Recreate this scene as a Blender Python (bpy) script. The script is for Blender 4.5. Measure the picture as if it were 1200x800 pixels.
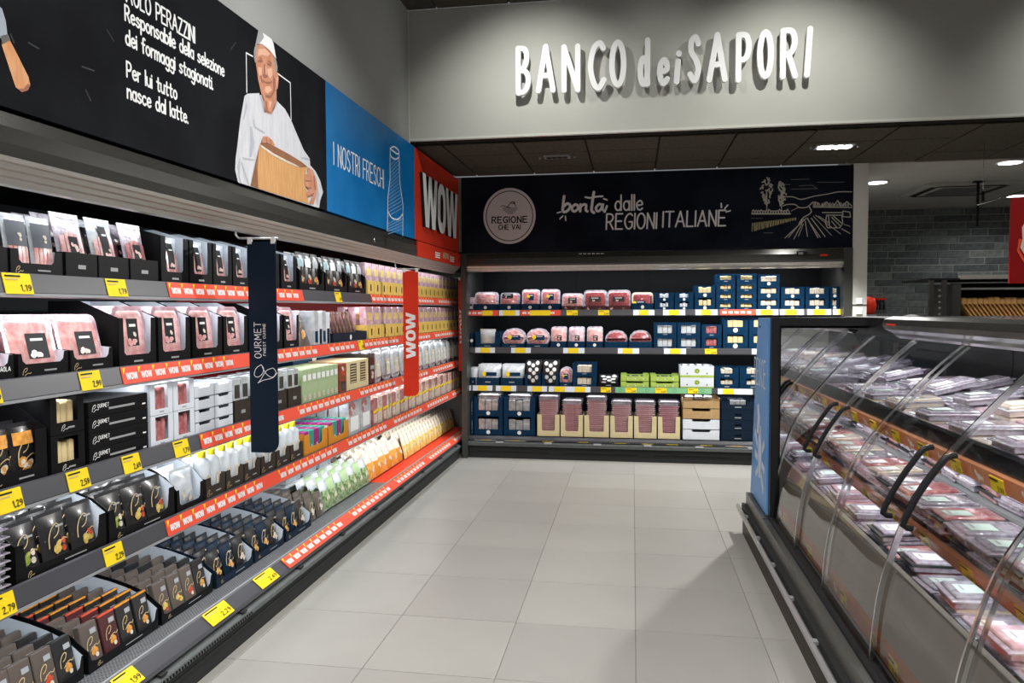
import bpy, bmesh, math, random
from mathutils import Vector, Matrix, Euler
random.seed(7)
PI = math.pi
for o in list(bpy.data.objects): bpy.data.objects.remove(o)
SC = bpy.context.scene
COL = SC.collection

# ------------------------------------------------------------------ camera
F_PX, YAW, PITCH, ROLL, CAM_H = 870.0, .161, .0425, -.0035, 1.587
fw = Vector((-math.sin(YAW)*math.cos(PITCH), math.cos(YAW)*math.cos(PITCH), -math.sin(PITCH)))
rt0 = Vector((math.cos(YAW), math.sin(YAW), 0)); up0 = rt0.cross(fw)
rt = rt0*math.cos(ROLL)+up0*math.sin(ROLL); up = up0*math.cos(ROLL)-rt0*math.sin(ROLL)
cd = bpy.data.cameras.new('camera'); cam = bpy.data.objects.new('camera', cd); COL.objects.link(cam)
cd.sensor_width = 36; cd.lens = F_PX/1200*36; cd.clip_start = .05; cd.clip_end = 100
mw = Matrix((rt, up, -fw)).transposed().to_4x4(); mw.translation = Vector((0, 0, CAM_H)); cam.matrix_world = mw
SC.camera = cam

# ------------------------------------------------------------------ world, exposure, lights
w = bpy.data.worlds.new('world'); SC.world = w; w.use_nodes = True
w.node_tree.nodes['Background'].inputs[0].default_value = (.80, .84, .88, 1)
w.node_tree.nodes['Background'].inputs[1].default_value = .25
SC.view_settings.view_transform = 'Standard'; SC.view_settings.look = 'None'
SC.view_settings.gamma = 1; SC.view_settings.use_curve_mapping = False
SC.view_settings.exposure = 0.0

def area(name, loc, target, sx, sy, power, color=(1, 1, 1), spread=PI):
    l = bpy.data.lights.new(name, 'AREA'); l.shape = 'RECTANGLE'; l.size = sx; l.size_y = sy
    l.energy = power; l.color = color; l.spread = spread
    o = bpy.data.objects.new(name, l); COL.objects.link(o); o.location = loc
    d = Vector(target)-Vector(loc); o.rotation_euler = d.to_track_quat('-Z', 'Y').to_euler()
    return o
def spot(name, loc, target, power, angle, blend=.6, size=.05, color=(1, 1, 1)):
    l = bpy.data.lights.new(name, 'SPOT'); l.energy = power; l.spot_size = math.radians(angle); l.spot_blend = blend
    l.shadow_soft_size = size; l.color = color
    o = bpy.data.objects.new(name, l); COL.objects.link(o); o.location = loc
    d = Vector(target)-Vector(loc); o.rotation_euler = d.to_track_quat('-Z', 'Y').to_euler()
    return o
# sales floor ceiling luminaires (high ceiling, in front of the bulkhead)
for i, (lx, ly) in enumerate([(-.5, 1.0), (-.5, 3.4), (1.9, .2), (3.9, 3.6), (.6, -1.4)]):
    area('ceiling_luminaire', (lx, ly, 4.03), (lx, ly, 0), .7, .35, 58, (1, .985, .96), math.radians(140))
# track spotlights aimed at the bulkhead; the weak middle one is added fill
for sx, pw in ((-.8, 84), (.22, 22), (1.2, 84), (3.6, 70)):
    spot('bulkhead_spotlight', (sx, 4.95, 4.0), (sx, 6.13, 2.95), pw, 98, 1.0, .03, (1, 1, .93))
# recessed spotlight under the low ceiling, above the far end of the counter
spot('recessed_spotlight', (1.72, 6.86, 2.955), (1.0, 5.7, 0), 420, 136, .35, .05, (1, .98, .95))
# back area downlights
for lx, ly in ((2.67, 8.83), (3.57, 7.9), (4.71, 10.2)):
    spot('back_downlight', (lx, ly, 2.93), (lx, ly, 0), 40, 160, .6, .09, (1, .98, .95))
# chiller tube lights (under the canopies)
area('chiller_tube_light', (-1.915, 4.2, 2.0), (-2.45, 4.2, 1.0), 6.6, .05, 15, (.93, .97, 1))
bl = area('chiller_tube_light', (.15, 7.86, 2.0), (.15, 8.30, .8), 3.6, .05, 18, (.93, .97, 1))
# LED strips under the front edge of every shelf
for lx, lz in ((-1.985, 1.655), (-1.965, 1.32), (-1.945, .985), (-1.925, .68)):
    area('shelf_led_strip', (lx, 4.2, lz), (lx-.32, 4.2, lz-.42), 6.6, .012, 13 if lz > .7 else 22, (.93, .97, 1))
for lz in (1.535, 1.135, .725):
    area('shelf_led_strip', (.15, 7.89, lz), (.15, 8.15, lz-.45), 3.6, .012, 6.5, (.93, .97, 1))
area('counter_tube_light', (1.52, 2.95, 1.435), (1.60, 2.95, .6), 3.5, .06, 13, (.97, .97, 1))
area('counter_fill_light', (1.175, 2.95, 1.005), (1.40, 2.95, .75), 3.5, .012, 4.5, (.97, .97, 1))  # added fill under the top shelf to brighten the middle level
area('counter_fill_light', (1.07, 2.95, .74), (1.25, 2.95, .55), 3.5, .012, 5, (.97, .97, 1))  # added fill under the middle shelf to brighten the well

# ------------------------------------------------------------------ projection helper: pixel -> point on a real plane
def PX(px, py, x=None, y=None, z=None):
    d = fw+rt*((px-600)/F_PX)-up*((py-400)/F_PX)
    if x is not None: t = x/d.x
    elif y is not None: t = y/d.y
    else: t = (z-CAM_H)/d.z
    return Vector((0, 0, CAM_H))+d*t

# ------------------------------------------------------------------ materials
MATS = {}
def mat(name, col, rough=.5, metal=0.0, var=0.0, scale=8.0, col2=None, coat=0.0, bump=0.0, emit=0.0, stretch=None, detail=3):
    if name in MATS: return MATS[name]
    m = bpy.data.materials.new(name); m.use_nodes = True; nt = m.node_tree; b = nt.nodes['Principled BSDF']
    b.inputs['Roughness'].default_value = rough; b.inputs['Metallic'].default_value = metal
    if coat: b.inputs['Coat Weight'].default_value = coat; b.inputs['Coat Roughness'].default_value = .08
    b.inputs['Specular IOR Level'].default_value = .5 if (coat or metal or rough < .3) else .12
    if 'chalkboard' in name: b.inputs['Specular IOR Level'].default_value = .03
    c1 = (*col, 1)
    if var or col2 or bump:
        tc = nt.nodes.new('ShaderNodeTexCoord'); nz = nt.nodes.new('ShaderNodeTexNoise')
        nz.inputs['Scale'].default_value = scale; nz.inputs['Detail'].default_value = detail
        src = tc.outputs['Object']
        if stretch:
            mp = nt.nodes.new('ShaderNodeMapping'); mp.inputs['Scale'].default_value = stretch
            nt.links.new(src, mp.inputs['Vector']); src = mp.outputs['Vector']
        nt.links.new(src, nz.inputs['Vector'])
        c2 = col2 or tuple(max(0, min(1, c*(1-var))) for c in col)
        rp = nt.nodes.new('ShaderNodeValToRGB'); rp.color_ramp.elements[0].position = .38; rp.color_ramp.elements[1].position = .62
        rp.color_ramp.elements[0].color = c1; rp.color_ramp.elements[1].color = (*c2, 1)
        nt.links.new(nz.outputs['Fac'], rp.inputs['Fac'])
        nt.links.new(rp.outputs['Color'], b.inputs['Base Color'])
        if bump:
            bp = nt.nodes.new('ShaderNodeBump'); bp.inputs['Strength'].default_value = bump; bp.inputs['Distance'].default_value = .004
            nt.links.new(nz.outputs['Fac'], bp.inputs['Height']); nt.links.new(bp.outputs['Normal'], b.inputs['Normal'])
    else:
        b.inputs['Base Color'].default_value = c1
    if emit:
        b.inputs['Emission Color'].default_value = c1; b.inputs['Emission Strength'].default_value = emit
    MATS[name] = m
    return m
def glass_mat(name, tint, refl=.5, rough=.02, tr=1.0):
    m = bpy.data.materials.new(name); m.use_nodes = True; nt = m.node_tree
    for n in list(nt.nodes): nt.nodes.remove(n)
    out = nt.nodes.new('ShaderNodeOutputMaterial'); mx = nt.nodes.new('ShaderNodeMixShader')
    t = nt.nodes.new('ShaderNodeBsdfTransparent'); t.inputs[0].default_value = (*tint, 1)
    g = nt.nodes.new('ShaderNodeBsdfGlossy'); g.inputs['Roughness'].default_value = rough; g.inputs[0].default_value = (.95, .97, 1, 1)
    lw = nt.nodes.new('ShaderNodeLayerWeight'); lw.inputs[0].default_value = refl
    ma = nt.nodes.new('ShaderNodeMath'); ma.operation = 'MULTIPLY_ADD'; ma.inputs[1].default_value = .9; ma.inputs[2].default_value = .02
    nt.links.new(lw.outputs['Fresnel'], ma.inputs[0]); nt.links.new(ma.outputs[0], mx.inputs[0])
    nt.links.new(t.outputs[0], mx.inputs[1]); nt.links.new(g.outputs[0], mx.inputs[2]); nt.links.new(mx.outputs[0], out.inputs[0])
    MATS[name] = m
    return m
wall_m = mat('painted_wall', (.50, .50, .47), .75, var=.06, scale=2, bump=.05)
wall_r = mat('painted_wall_shaded', (.40, .41, .40), .75, var=.06, scale=2, bump=.05)  # same wall paint, with the left side's dimmer, cooler light put into the colour
pill_m = mat('pillar_paint', (.62, .62, .58), .6, var=.04, scale=2)
dark_ceil = mat('dark_ceiling_tile', (.085, .075, .06), .85, var=.25, scale=30, bump=.2)
ceil_gap = mat('ceiling_grid', (.02, .018, .015), .8)
light_ceil = mat('light_ceiling', (.42, .41, .38), .85, var=.05, scale=3)
tile_m = [mat('floor_tile_%s' % k, c, .32, var=.07, scale=1.6, bump=.02) for k, c in zip('abc', [(.345, .335, .312), (.33, .32, .30), (.355, .346, .322)])]
grout = mat('grout', (.22, .21, .19), .8)
brick_m = [mat('slate_%s' % k, c, .75, var=.3, scale=18, bump=.5) for k, c in zip('abcd', [(.15, .17, .17), (.10, .115, .12), (.19, .21, .205), (.13, .145, .15)])]
mortar = mat('mortar', (.30, .31, .29), .9)
black_m = mat('matt_black', (.012, .012, .013), .6)
blackp = mat('black_plastic', (.02, .02, .022), .35)
blackc = mat('black_card', (.007, .007, .008), .45, var=.2, scale=20)
navyc = mat('navy_card', (.004, .034, .085), .45, var=.2, scale=20)
navyd = mat('navy_dark_card', (.008, .018, .035), .45)
brownc = mat('brown_card', (.045, .035, .028), .5, var=.2, scale=20)
orangec = mat('orange_card', (.68, .27, .03), .5, var=.1, scale=14)
creamc = mat('cream_card', (.72, .62, .36), .6, var=.06, scale=14)
tanc = mat('tan_card', (.50, .33, .16), .65, var=.12, scale=25)
whitec = mat('white_card', (.74, .79, .86), .5, var=.04, scale=10)
greenc = mat('green_card', (.45, .62, .12), .5, var=.15, scale=30)
inner_w = mat('white_card_inside', (.70, .76, .84), .55)
goldm = mat('gold_print', (.55, .42, .22), .35)
whitep = mat('white_print', (.85, .86, .86), .5)
greyp = mat('grey_print', (.35, .36, .37), .5)
blackp2 = mat('black_print', (.015, .015, .018), .4)
chalkboard = mat('chalkboard_print', (.0065, .007, .009), .6, var=.35, scale=3, col2=(.011, .012, .014))
chalknavy = mat('navy_chalkboard_print', (.007, .009, .016), .5, col2=(.013, .016, .026), scale=3)
bluem = mat('blue_print', (.0, .145, .42), .42, col2=(.004, .175, .47), scale=4)
bluep = mat('blue_panel', (.12, .34, .74), .35, col2=(.13, .36, .76), scale=4)
redm = mat('red_print', (.70, .045, .02), .42, var=.06, scale=3)
redd = mat('red_interior', (.30, .008, .008), .5)
redrail = mat('red_promo_strip', (.78, .09, .05), .4)
canopy_m = mat('canopy_grey_lacquer', (.052, .052, .047), .2, metal=.4)
alu = mat('brushed_aluminium', (.62, .60, .56), .38, metal=.75, var=.12, scale=60, stretch=(1, .02, 1))
alub = mat('pale_aluminium', (.52, .53, .55), .3, metal=.6)
steel = mat('steel', (.6, .6, .6), .22, metal=1)
frame_m = mat('chiller_frame', (.055, .055, .052), .4, metal=.3)
railg = mat('grey_price_rail', (.052, .052, .062), .4, coat=.15)
railpale = mat('grey_rail_lip', (.28, .29, .31), .35)
bumperm = mat('bumper_rubber', (.10, .108, .108), .5, var=.1, scale=30)
bumperd = mat('bumper_dark', (.028, .03, .03), .5)
backdark = mat('chiller_interior', (.007, .009, .012), .45)
yellowt = mat('yellow_tag', (.90, .66, .02), .5, var=.04, scale=20)
orangel = mat('orange_label', (.66, .26, .12), .5, var=.1, scale=9)
greyfas = mat('counter_fascia', (.10, .10, .09), .3, metal=.3)
beigein = mat('counter_inner_panel', (.44, .41, .35), .4, var=.08, scale=6)
capm = mat('yellow_cap', (.90, .74, .04), .4)
milk = mat('white_bottle', (.76, .82, .88), .35, coat=.4)
ham = mat('ham', (.74, .30, .30), .3, col2=(.84, .55, .52), scale=30, coat=.8, bump=.2)
hamd = mat('dark_ham', (.42, .11, .12), .3, col2=(.60, .26, .25), scale=30, coat=.8, bump=.2)
salami = mat('salami', (.19, .02, .03), .3, col2=(.38, .09, .09), scale=70, coat=.8, bump=.2); lav = mat('lavender_film', (.46, .38, .46), .10, col2=(.66, .62, .70), scale=40, coat=1, bump=1.0)
bacon = mat('bacon', (.48, .13, .14), .3, col2=(.74, .46, .43), scale=22, coat=.8, stretch=(1, 1, 4), bump=.2)
pinkstack = mat('sliced_packs_pink', (.50, .22, .21), .35, col2=(.66, .42, .38), scale=40, coat=.5, stretch=(.5, .5, 3))
pinkst2 = mat('sliced_packs_magenta', (.42, .08, .12), .35, col2=(.56, .22, .24), scale=40, coat=.5, stretch=(.5, .5, 3))
cheese = mat('cheese', (.80, .64, .34), .4, var=.1, scale=20, coat=.4)
film = mat('clear_film', (.52, .50, .56), .10, col2=(.30, .27, .32), scale=34, coat=1, bump=1.0)
filmpink = mat('pink_film', (.62, .36, .42), .12, col2=(.78, .62, .68), scale=22, coat=1, bump=.7)
filmw = mat('white_film', (.64, .67, .70), .15, col2=(.50, .54, .58), scale=24, coat=1, bump=.7)
filmy = mat('yellow_film', (.86, .62, .14), .25, col2=(.92, .76, .36), scale=24, coat=.7, bump=.5)
foil = mat('silver_foil', (.40, .42, .44), .25, metal=.7, col2=(.66, .68, .70), scale=20, bump=1.0)
leaf = mat('leaf_print', (.10, .20, .04), .35, col2=(.42, .50, .30), scale=34, coat=.5)
pgreen = mat('pale_green_pack', (.34, .46, .24), .4, col2=(.44, .54, .34), scale=10)
purple = mat('purple_pack', (.34, .03, .20), .4, var=.2, scale=30)
teal = mat('teal_pack', (.05, .34, .26), .4, var=.2, scale=30)
taupe = mat('taupe_pack', (.10, .078, .065), .35, coat=.3)
darkpack = mat('dark_pack', (.018, .017, .018), .3, coat=.4)
darkred = mat('dark_red_pack', (.07, .015, .018), .35, coat=.3)
foody = mat('pasta_print', (.80, .60, .16), .45, var=.25, scale=60)
foodg = mat('green_food_print', (.32, .42, .07), .45, var=.3, scale=60)
foodr = mat('red_food_print', (.68, .10, .05), .45, var=.3, scale=60)
foodo = mat('orange_food_print', (.85, .38, .08), .45, var=.3, scale=60)
foodw = mat('cream_food_print', (.78, .70, .58), .45, var=.2, scale=60)
beige = mat('beige_film', (.76, .62, .46), .2, col2=(.86, .78, .68), scale=26, coat=.9, bump=.6)
skin = mat('skin_print', (.62, .30, .19), .5, col2=(.52, .22, .13), scale=14)
skind = mat('skin_shadow_print', (.34, .14, .09), .5)
skinl = mat('skin_light_print', (.76, .44, .31), .5)
coat1 = mat('coat_print', (.66, .67, .70), .5, col2=(.58, .59, .63), scale=9, stretch=(1, 6, 1))
coat2 = mat('coat_fold_print', (.44, .46, .51), .5)
hairm = mat('hair_print', (.34, .31, .28), .5)
cheesew = mat('cheese_wheel_print', (.60, .30, .11), .5, col2=(.66, .37, .15), scale=30, stretch=(1, 3, .4))
cheesed = mat('cheese_rim_print', (.30, .13, .06), .5, var=.2, scale=10)
woodm = mat('wood_handle_print', (.62, .28, .12), .5, col2=(.70, .36, .18), scale=20, stretch=(1, 4, .5))
bladem = mat('blade_print', (.36, .40, .46), .4)
lampm = mat('lamp_glow', (1, .97, .93), .5, emit=26)
lamps = mat('downlight_glow', (.95, .95, 1), .5, emit=5)
tubem = mat('tube_glow', (.93, .97, 1), .5, emit=6)
bread = mat('bread_rack_slats', (.75, .42, .16), .5, var=.15, scale=20)
glass = glass_mat('counter_glass', (.93, .95, .94), .40, .04)
acryl = glass_mat('acrylic_riser', (.80, .84, .84), .35)
def mirror_mat():
    m = mat('mirror_panel', (.62, .63, .66), .03, metal=1.0); return m
mirror = mirror_mat()
def perf_mat():
    m = bpy.data.materials.new('perforated_deck'); m.use_nodes = True; nt = m.node_tree; b = nt.nodes['Principled BSDF']
    tc = nt.nodes.new('ShaderNodeTexCoord'); v = nt.nodes.new('ShaderNodeTexBrick')
    v.inputs['Scale'].default_value = 30; v.inputs['Mortar Size'].default_value = .03; v.inputs['Brick Width'].default_value = .5; v.inputs['Row Height'].default_value = .25
    v.inputs['Color1'].default_value = (.01, .01, .012, 1); v.inputs['Color2'].default_value = (.012, .012, .014, 1); v.inputs['Mortar'].default_value = (.34, .35, .37, 1)
    nt.links.new(tc.outputs['Object'], v.inputs['Vector']); nt.links.new(v.outputs['Color'], b.inputs['Base Color'])
    b.inputs['Roughness'].default_value = .4; b.inputs['Metallic'].default_value = .2
    return m
perf = perf_mat()

# ------------------------------------------------------------------ mesh builder
class MB:
    def __init__(s): s.v = []; s.f = []; s.m = []; s.mats = []; s.sm = []
    def mi(s, m):
        if m not in s.mats: s.mats.append(m)
        return s.mats.index(m)
    def add(s, vs, fs, m, smooth=False):
        b = len(s.v); s.v += [tuple(p) for p in vs]; k = s.mi(m)
        for f in fs: s.f.append([b+i for i in f]); s.m.append(k); s.sm.append(smooth)
        return s
    def box(s, x0, x1, y0, y1, z0, z1, m):
        return s.add([(x0, y0, z0), (x1, y0, z0), (x1, y1, z0), (x0, y1, z0), (x0, y0, z1), (x1, y0, z1), (x1, y1, z1), (x0, y1, z1)],
                     [(0, 3, 2, 1), (4, 5, 6, 7), (0, 1, 5, 4), (1, 2, 6, 5), (2, 3, 7, 6), (3, 0, 4, 7)], m)
    def bbox(s, x0, x1, y0, y1, z0, z1, m, r=.004):      # box with chamfered vertical and top edges
        P = [(x0+r, y0), (x1-r, y0), (x1, y0+r), (x1, y1-r), (x1-r, y1), (x0+r, y1), (x0, y1-r), (x0, y0+r)]
        cx, cy = (x0+x1)/2, (y0+y1)/2
        def ins(p, d): return (p[0]-math.copysign(d, p[0]-cx), p[1]-math.copysign(d, p[1]-cy))
        vs = [(*p, z0) for p in P]+[(*p, z1-r) for p in P]+[(*ins(p, r), z1) for p in P]
        fs = [tuple(range(7, -1, -1)), tuple(range(16, 24))]
        for a in (0, 8):
            for i in range(8): fs.append((a+i, a+(i+1) % 8, a+8+(i+1) % 8, a+8+i))
        return s.add(vs, fs, m)
    def ext(s, poly, f3, d, m, mb=None, ms=None):
        # poly: 2-D outline; f3(u,v,w)->3-D; extruded from w=0 to w=d ; m front (w=0), mb back, ms sides
        n = len(poly); A = [f3(u, v, 0) for u, v in poly]; B = [f3(u, v, d) for u, v in poly]
        s.add(A, [tuple(range(n))], m)
        s.add(B, [tuple(range(n-1, -1, -1))], mb or m)
        s.add(A+B, [(i, i+n, (i+1) % n+n, (i+1) % n) for i in range(n)], ms or m)
        return s
    def flat(s, poly, f3, m):
        n = len(poly); return s.add([f3(u, v, 0) for u, v in poly], [tuple(range(n))], m)
    def ell(s, cx, cy, rx, ry, f3, m, n=14, rot=0):
        c, q = math.cos(rot), math.sin(rot); P = []
        for i in range(n):
            a = 2*PI*i/n; x, y = rx*math.cos(a), ry*math.sin(a); P.append((cx+x*c-y*q, cy+x*q+y*c))
        return s.flat(P, f3, m)
    def patch(s, u0, u1, v0, v1, f3, m, n=4):
        vs = [f3(u0+(u1-u0)*i/n, v0+(v1-v0)*j/n, 0) for j in range(n+1) for i in range(n+1)]
        return s.add(vs, [(j*(n+1)+i, j*(n+1)+i+1, (j+1)*(n+1)+i+1, (j+1)*(n+1)+i) for j in range(n) for i in range(n)], m, True)
    def ring(s, cx, cy, rx, ry, t, f3, m, n=40, a0=0, a1=2*PI):
        vs = []; fs = []
        for i in range(n+1):
            a = a0+(a1-a0)*i/n
            vs += [f3(cx+(rx-t)*math.cos(a), cy+(ry-t)*math.sin(a), 0), f3(cx+rx*math.cos(a), cy+ry*math.sin(a), 0)]
        for i in range(n): fs.append((2*i, 2*i+1, 2*i+3, 2*i+2))
        return s.add(vs, fs, m)
    def stroke(s, P, wd, f3, m, depth=0, cap=5, ms=None):
        # round-ended polyline, each segment a capsule
        for i in range(len(P)-1):
            (x0, y0), (x1, y1) = P[i], P[i+1]; L = math.hypot(x1-x0, y1-y0)
            if L < 1e-7: continue
            a = math.atan2(y1-y0, x1-x0); r = wd/2; pts = []
            for k in range(cap+1):
                t = a-PI/2+PI*k/cap; pts.append((x1+r*math.cos(t), y1+r*math.sin(t)))
            for k in range(cap+1):
                t = a+PI/2+PI*k/cap; pts.append((x0+r*math.cos(t), y0+r*math.sin(t)))
            s.k = (getattr(s, 'k', 0)+1) % 37; e = s.k*(.00006 if depth else .000015)
            fo = lambda u, v, q, e=e: f3(u, v, q-e if q == 0 else q)
            if depth: s.ext(pts, fo, depth, m, ms=ms)
            else: s.flat(pts, fo, m)
        return s
    def tube(s, P, r, m, n=8, caps=True):
        P = [Vector(p) for p in P]; vs = []; fs = []; prev = None
        for i, p in enumerate(P):
            t = (P[min(i+1, len(P)-1)]-P[max(i-1, 0)]).normalized()
            if prev is None: a = t.orthogonal().normalized()
            else: a = (prev-t*prev.dot(t)).normalized()
            prev = a; b = t.cross(a); rr = r[i] if isinstance(r, (list, tuple)) else r
            for k in range(n): q = 2*PI*k/n; vs.append(p+(a*math.cos(q)+b*math.sin(q))*rr)
        for i in range(len(P)-1):
            for k in range(n): fs.append((i*n+k, i*n+(k+1) % n, (i+1)*n+(k+1) % n, (i+1)*n+k))
        if caps: fs += [tuple(range(n-1, -1, -1)), tuple(range((len(P)-1)*n, len(P)*n))]
        return s.add(vs, fs, m, True)
    def lathe(s, prof, c, m, n=10):
        vs = []; fs = []
        for r, z in prof:
            for k in range(n): a = 2*PI*k/n; vs.append((c[0]+r*math.cos(a), c[1]+r*math.sin(a), c[2]+z))
        for i in range(len(prof)-1):
            for k in range(n): fs.append((i*n+k, i*n+(k+1) % n, (i+1)*n+(k+1) % n, (i+1)*n+k))
        fs += [tuple(range(n-1, -1, -1)), tuple(range((len(prof)-1)*n, len(prof)*n))]
        return s.add(vs, fs, m, True)
    def prof(s, P, a0, a1, axis, m, closed=False):
        # profile P of (horizontal, z) swept along axis ('y': horizontal is x; 'x': horizontal is y)
        n = len(P)
        f = (lambda h, z, t: (h, t, z)) if axis == 'y' else (lambda h, z, t: (t, h, z))
        vs = [f(h, z, a0) for h, z in P]+[f(h, z, a1) for h, z in P]
        fs = [(i, (i+1) % n, (i+1) % n+n, i+n) for i in range(n if closed else n-1)]
        if closed: fs += [tuple(range(n)), tuple(range(2*n-1, n-1, -1))]
        return s.add(vs, fs, m)
    def mesh(s, name):
        me = bpy.data.meshes.new(name); me.from_pydata(s.v, [], s.f)
        for m in s.mats: me.materials.append(m)
        me.polygons.foreach_set('material_index', s.m); me.polygons.foreach_set('use_smooth', s.sm); me.update()
        return me
    def obj(s, name, parent=None, label=None, cat=None, group=None, kind=None, fix=True):
        me = s.mesh(name)
        if fix:
            bm = bmesh.new(); bm.from_mesh(me); bmesh.ops.recalc_face_normals(bm, faces=bm.faces); bm.to_mesh(me); bm.free()
        return link(name, me, parent, label, cat, group, kind)
def link(name, me, parent=None, label=None, cat=None, group=None, kind=None, loc=None, rot=None):
    o = bpy.data.objects.new(name, me); COL.objects.link(o)
    if parent: o.parent = parent
    if label: o['label'] = label
    if cat: o['category'] = cat
    if group: o['group'] = group
    if kind: o['kind'] = kind
    if loc: o.location = loc
    if rot: o.rotation_euler = rot
    return o
def thing(name, label, cat, loc=(0, 0, 0), rotz=0, group=None):
    o = link(name, None, None, label, cat, group); o.location = loc; o.rotation_euler = (0, 0, rotz); o.empty_display_size = .05
    return o
# plane frames: (u, v, w) -> world, w goes INTO the board, negative is proud
def FL(x): return lambda u, v, wd: (x-wd, u, v)          # board on the left wall, faces +x
def FB(y): return lambda u, v, wd: (u, y+wd, v)          # board facing -y
FZ = lambda u, v, wd: (u, wd, v)                          # local front face (y=0)
def front(y): return lambda u, v, wd: (u, y+wd, v)

# ------------------------------------------------------------------ stroke lettering
def smooth(P, n=5):
    out = []
    for i in range(len(P)-1):
        p0 = P[max(i-1, 0)]; p1 = P[i]; p2 = P[i+1]; p3 = P[min(i+2, len(P)-1)]
        for k in range(n):
            t = k/n; out.append(tuple(.5*(2*p1[j]+(p2[j]-p0[j])*t+(2*p0[j]-5*p1[j]+4*p2[j]-p3[j])*t*t+(3*p1[j]-p0[j]-3*p2[j]+p3[j])*t**3) for j in (0, 1)))
    out.append(P[-1]); return out
GL = {
 'A': ('0,0 3,10 6,0|1.1,3.4 4.9,3.4', 6), 'B': ('0,0 0,10|~0,10 3.4,9.6 4.2,7.6 2.8,5.6 0,5.2|~0,5.2 3.8,4.6 5,2.6 3.4,.4 0,0', 5),
 'C': ('~5,8.8 3.6,10 1.3,8.8 0,5 1.2,1.3 3.2,0 5.2,1.8', 5), 'D': ('0,0 0,10|~0,10 3.5,9 5,5 3.5,1 0,0', 5),
 'E': ('4.6,10 0,10 0,0 4.8,0|0,5.2 4,5.2', 4.8), 'F': ('4.8,10 0,10 0,0|0,5.2 4,5.2', 4.6),
 'G': ('~5.2,8.8 3.6,10 1.3,8.6 0,5 1.2,1.2 3.2,0 5.2,1.4|5.2,1.4 5.3,4.6 3.2,4.6', 5.4), 'H': ('0,0 0,10|5,0 5,10|0,5 5,5', 5),
 'I': ('0,0 0,10', 0), 'L': ('0,10 0,0 4.2,0', 4.2), 'M': ('0,0 .4,10 3.2,3 6,10 6.4,0', 6.4), 'N': ('0,0 0,10 4.8,0 4.8,10', 4.8),
 'O': ('o2.8,5,2.8,5', 5.6), 'P': ('0,0 0,10|~0,10 3.6,9.7 4.8,7.3 3.4,4.8 0,4.4', 4.8), 'Q': ('o2.8,5,2.8,5|3.4,2 5.8,-1', 5.6),
 'R': ('0,0 0,10|~0,10 3.4,9.8 4.6,7.6 3.2,5.2 0,4.6|2.2,4.7 4.9,0', 5), 'S': ('~4.8,8.4 3.2,10 .9,9 .9,6.6 3.6,4.6 4.8,2.4 2.8,0 .2,1.5', 5),
 'T': ('0,10 5.6,10|2.8,10 2.8,0', 5.6), 'U': ('~0,10 0,3 2.5,0 5,3 5,10', 5), 'V': ('0,10 2.8,0 5.6,10', 5.6), 'W': ('0,10 1.8,0 3.6,8 5.4,0 7.2,10', 7.2),
 'Z': ('.2,10 5,10 0,0 5.2,0', 5), 'a': ('o2.3,3,2.2,3|4.5,6 4.5,0', 4.5), 'b': ('0,10 0,0|o2.4,3,2.3,3', 4.7), 'c': ('~4.1,5.2 2.6,6 .6,4.8 0,3 .6,1 2.4,0 4.3,1', 4.2),
 'd': ('4.6,10 4.6,0|o2.3,3,2.2,3', 4.6), 'e': ('~.3,3 2.6,3.2 4.3,3.8 3.6,5.5 2.2,6 .5,4.8 0,2.8 .8,.8 2.5,0 4.3,1.1', 4.3), 'f': ('~3.8,9.6 2.6,10 1.6,8.6 1.6,0|0,6 3.4,6', 3.4),
 'g': ('o2.3,3,2.2,3|~4.5,6 4.5,-2 2.6,-3.6 .4,-2.6', 4.5), 'i': ('0,0 0,6|0,8.1 0,8.4', 0), 'l': ('0,10 0,0', 0), 'm': ('0,0 0,6|~0,4 1.6,6 3,5 3,0|~3,4 4.6,6 6,5 6,0', 6),
 'n': ('0,0 0,6|~0,4 2,6 3.8,5.2 4,3 4,0', 4), 'o': ('o2.3,3,2.3,3', 4.6), 'p': ('0,6 0,-3.6|o2.4,3,2.3,3', 4.7), 'r': ('0,0 0,6|~0,3.8 1.3,5.6 2.8,6', 2.8),
 's': ('~3.8,5.2 2.2,6 .5,5 1.2,3.6 3,2.6 3.9,1.4 2.2,0 .1,.8', 3.9), 't': ('~1.7,9 1.7,1.4 2.6,0 3.6,.4|0,6 3.6,6', 3.6), 'u': ('~0,6 0,2 1.6,0 3.4,.8 4.1,3|4.1,6 4.1,0', 4.1),
 'v': ('0,6 2,0 4,6', 4), 'z': ('.1,6 3.8,6 0,0 4,0', 4), '.': ('0,0 0,.3', 0), ',': ('.3,.4 -.3,-1.6', .3), ' ': ('', 3.0), '-': ('0,4 3,4', 3), '+': ('0,4 4,4|2,2 2,6', 4),
 '0': ('o2.4,5,2.4,5', 4.8), '1': ('0,8 2,10 2,0', 2), '2': ('~0,8 1.2,9.8 3.4,9.6 4.2,7.4 0,0|0,0 4.6,0', 4.6), '3': ('0,10 4.4,10 2,6.2|~2,6.2 4.4,5 4.2,1.4 2,0 0,1', 4.6),
 '4': ('3.4,0 3.4,10 0,3 4.8,3', 4.8), '5': ('4.4,10 .4,10 .2,5.6|~.2,5.6 3.4,6 4.6,3 2.6,0 0,1', 4.6), '6': ('~4,9.6 1.2,7.4 .2,3 2.4,0 4.6,2.6 2.8,5.4 .3,3.6', 4.6), '7': ('0,10 4.6,10 1.6,0', 4.6),
 '8': ('o2.3,7.5,1.9,2.5|o2.3,2.5,2.3,2.5', 4.6), '9': ('~.6,.4 3.4,2.4 4.4,7 2.2,10 0,7.4 1.8,4.6 4.2,6.2', 4.6)}
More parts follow.
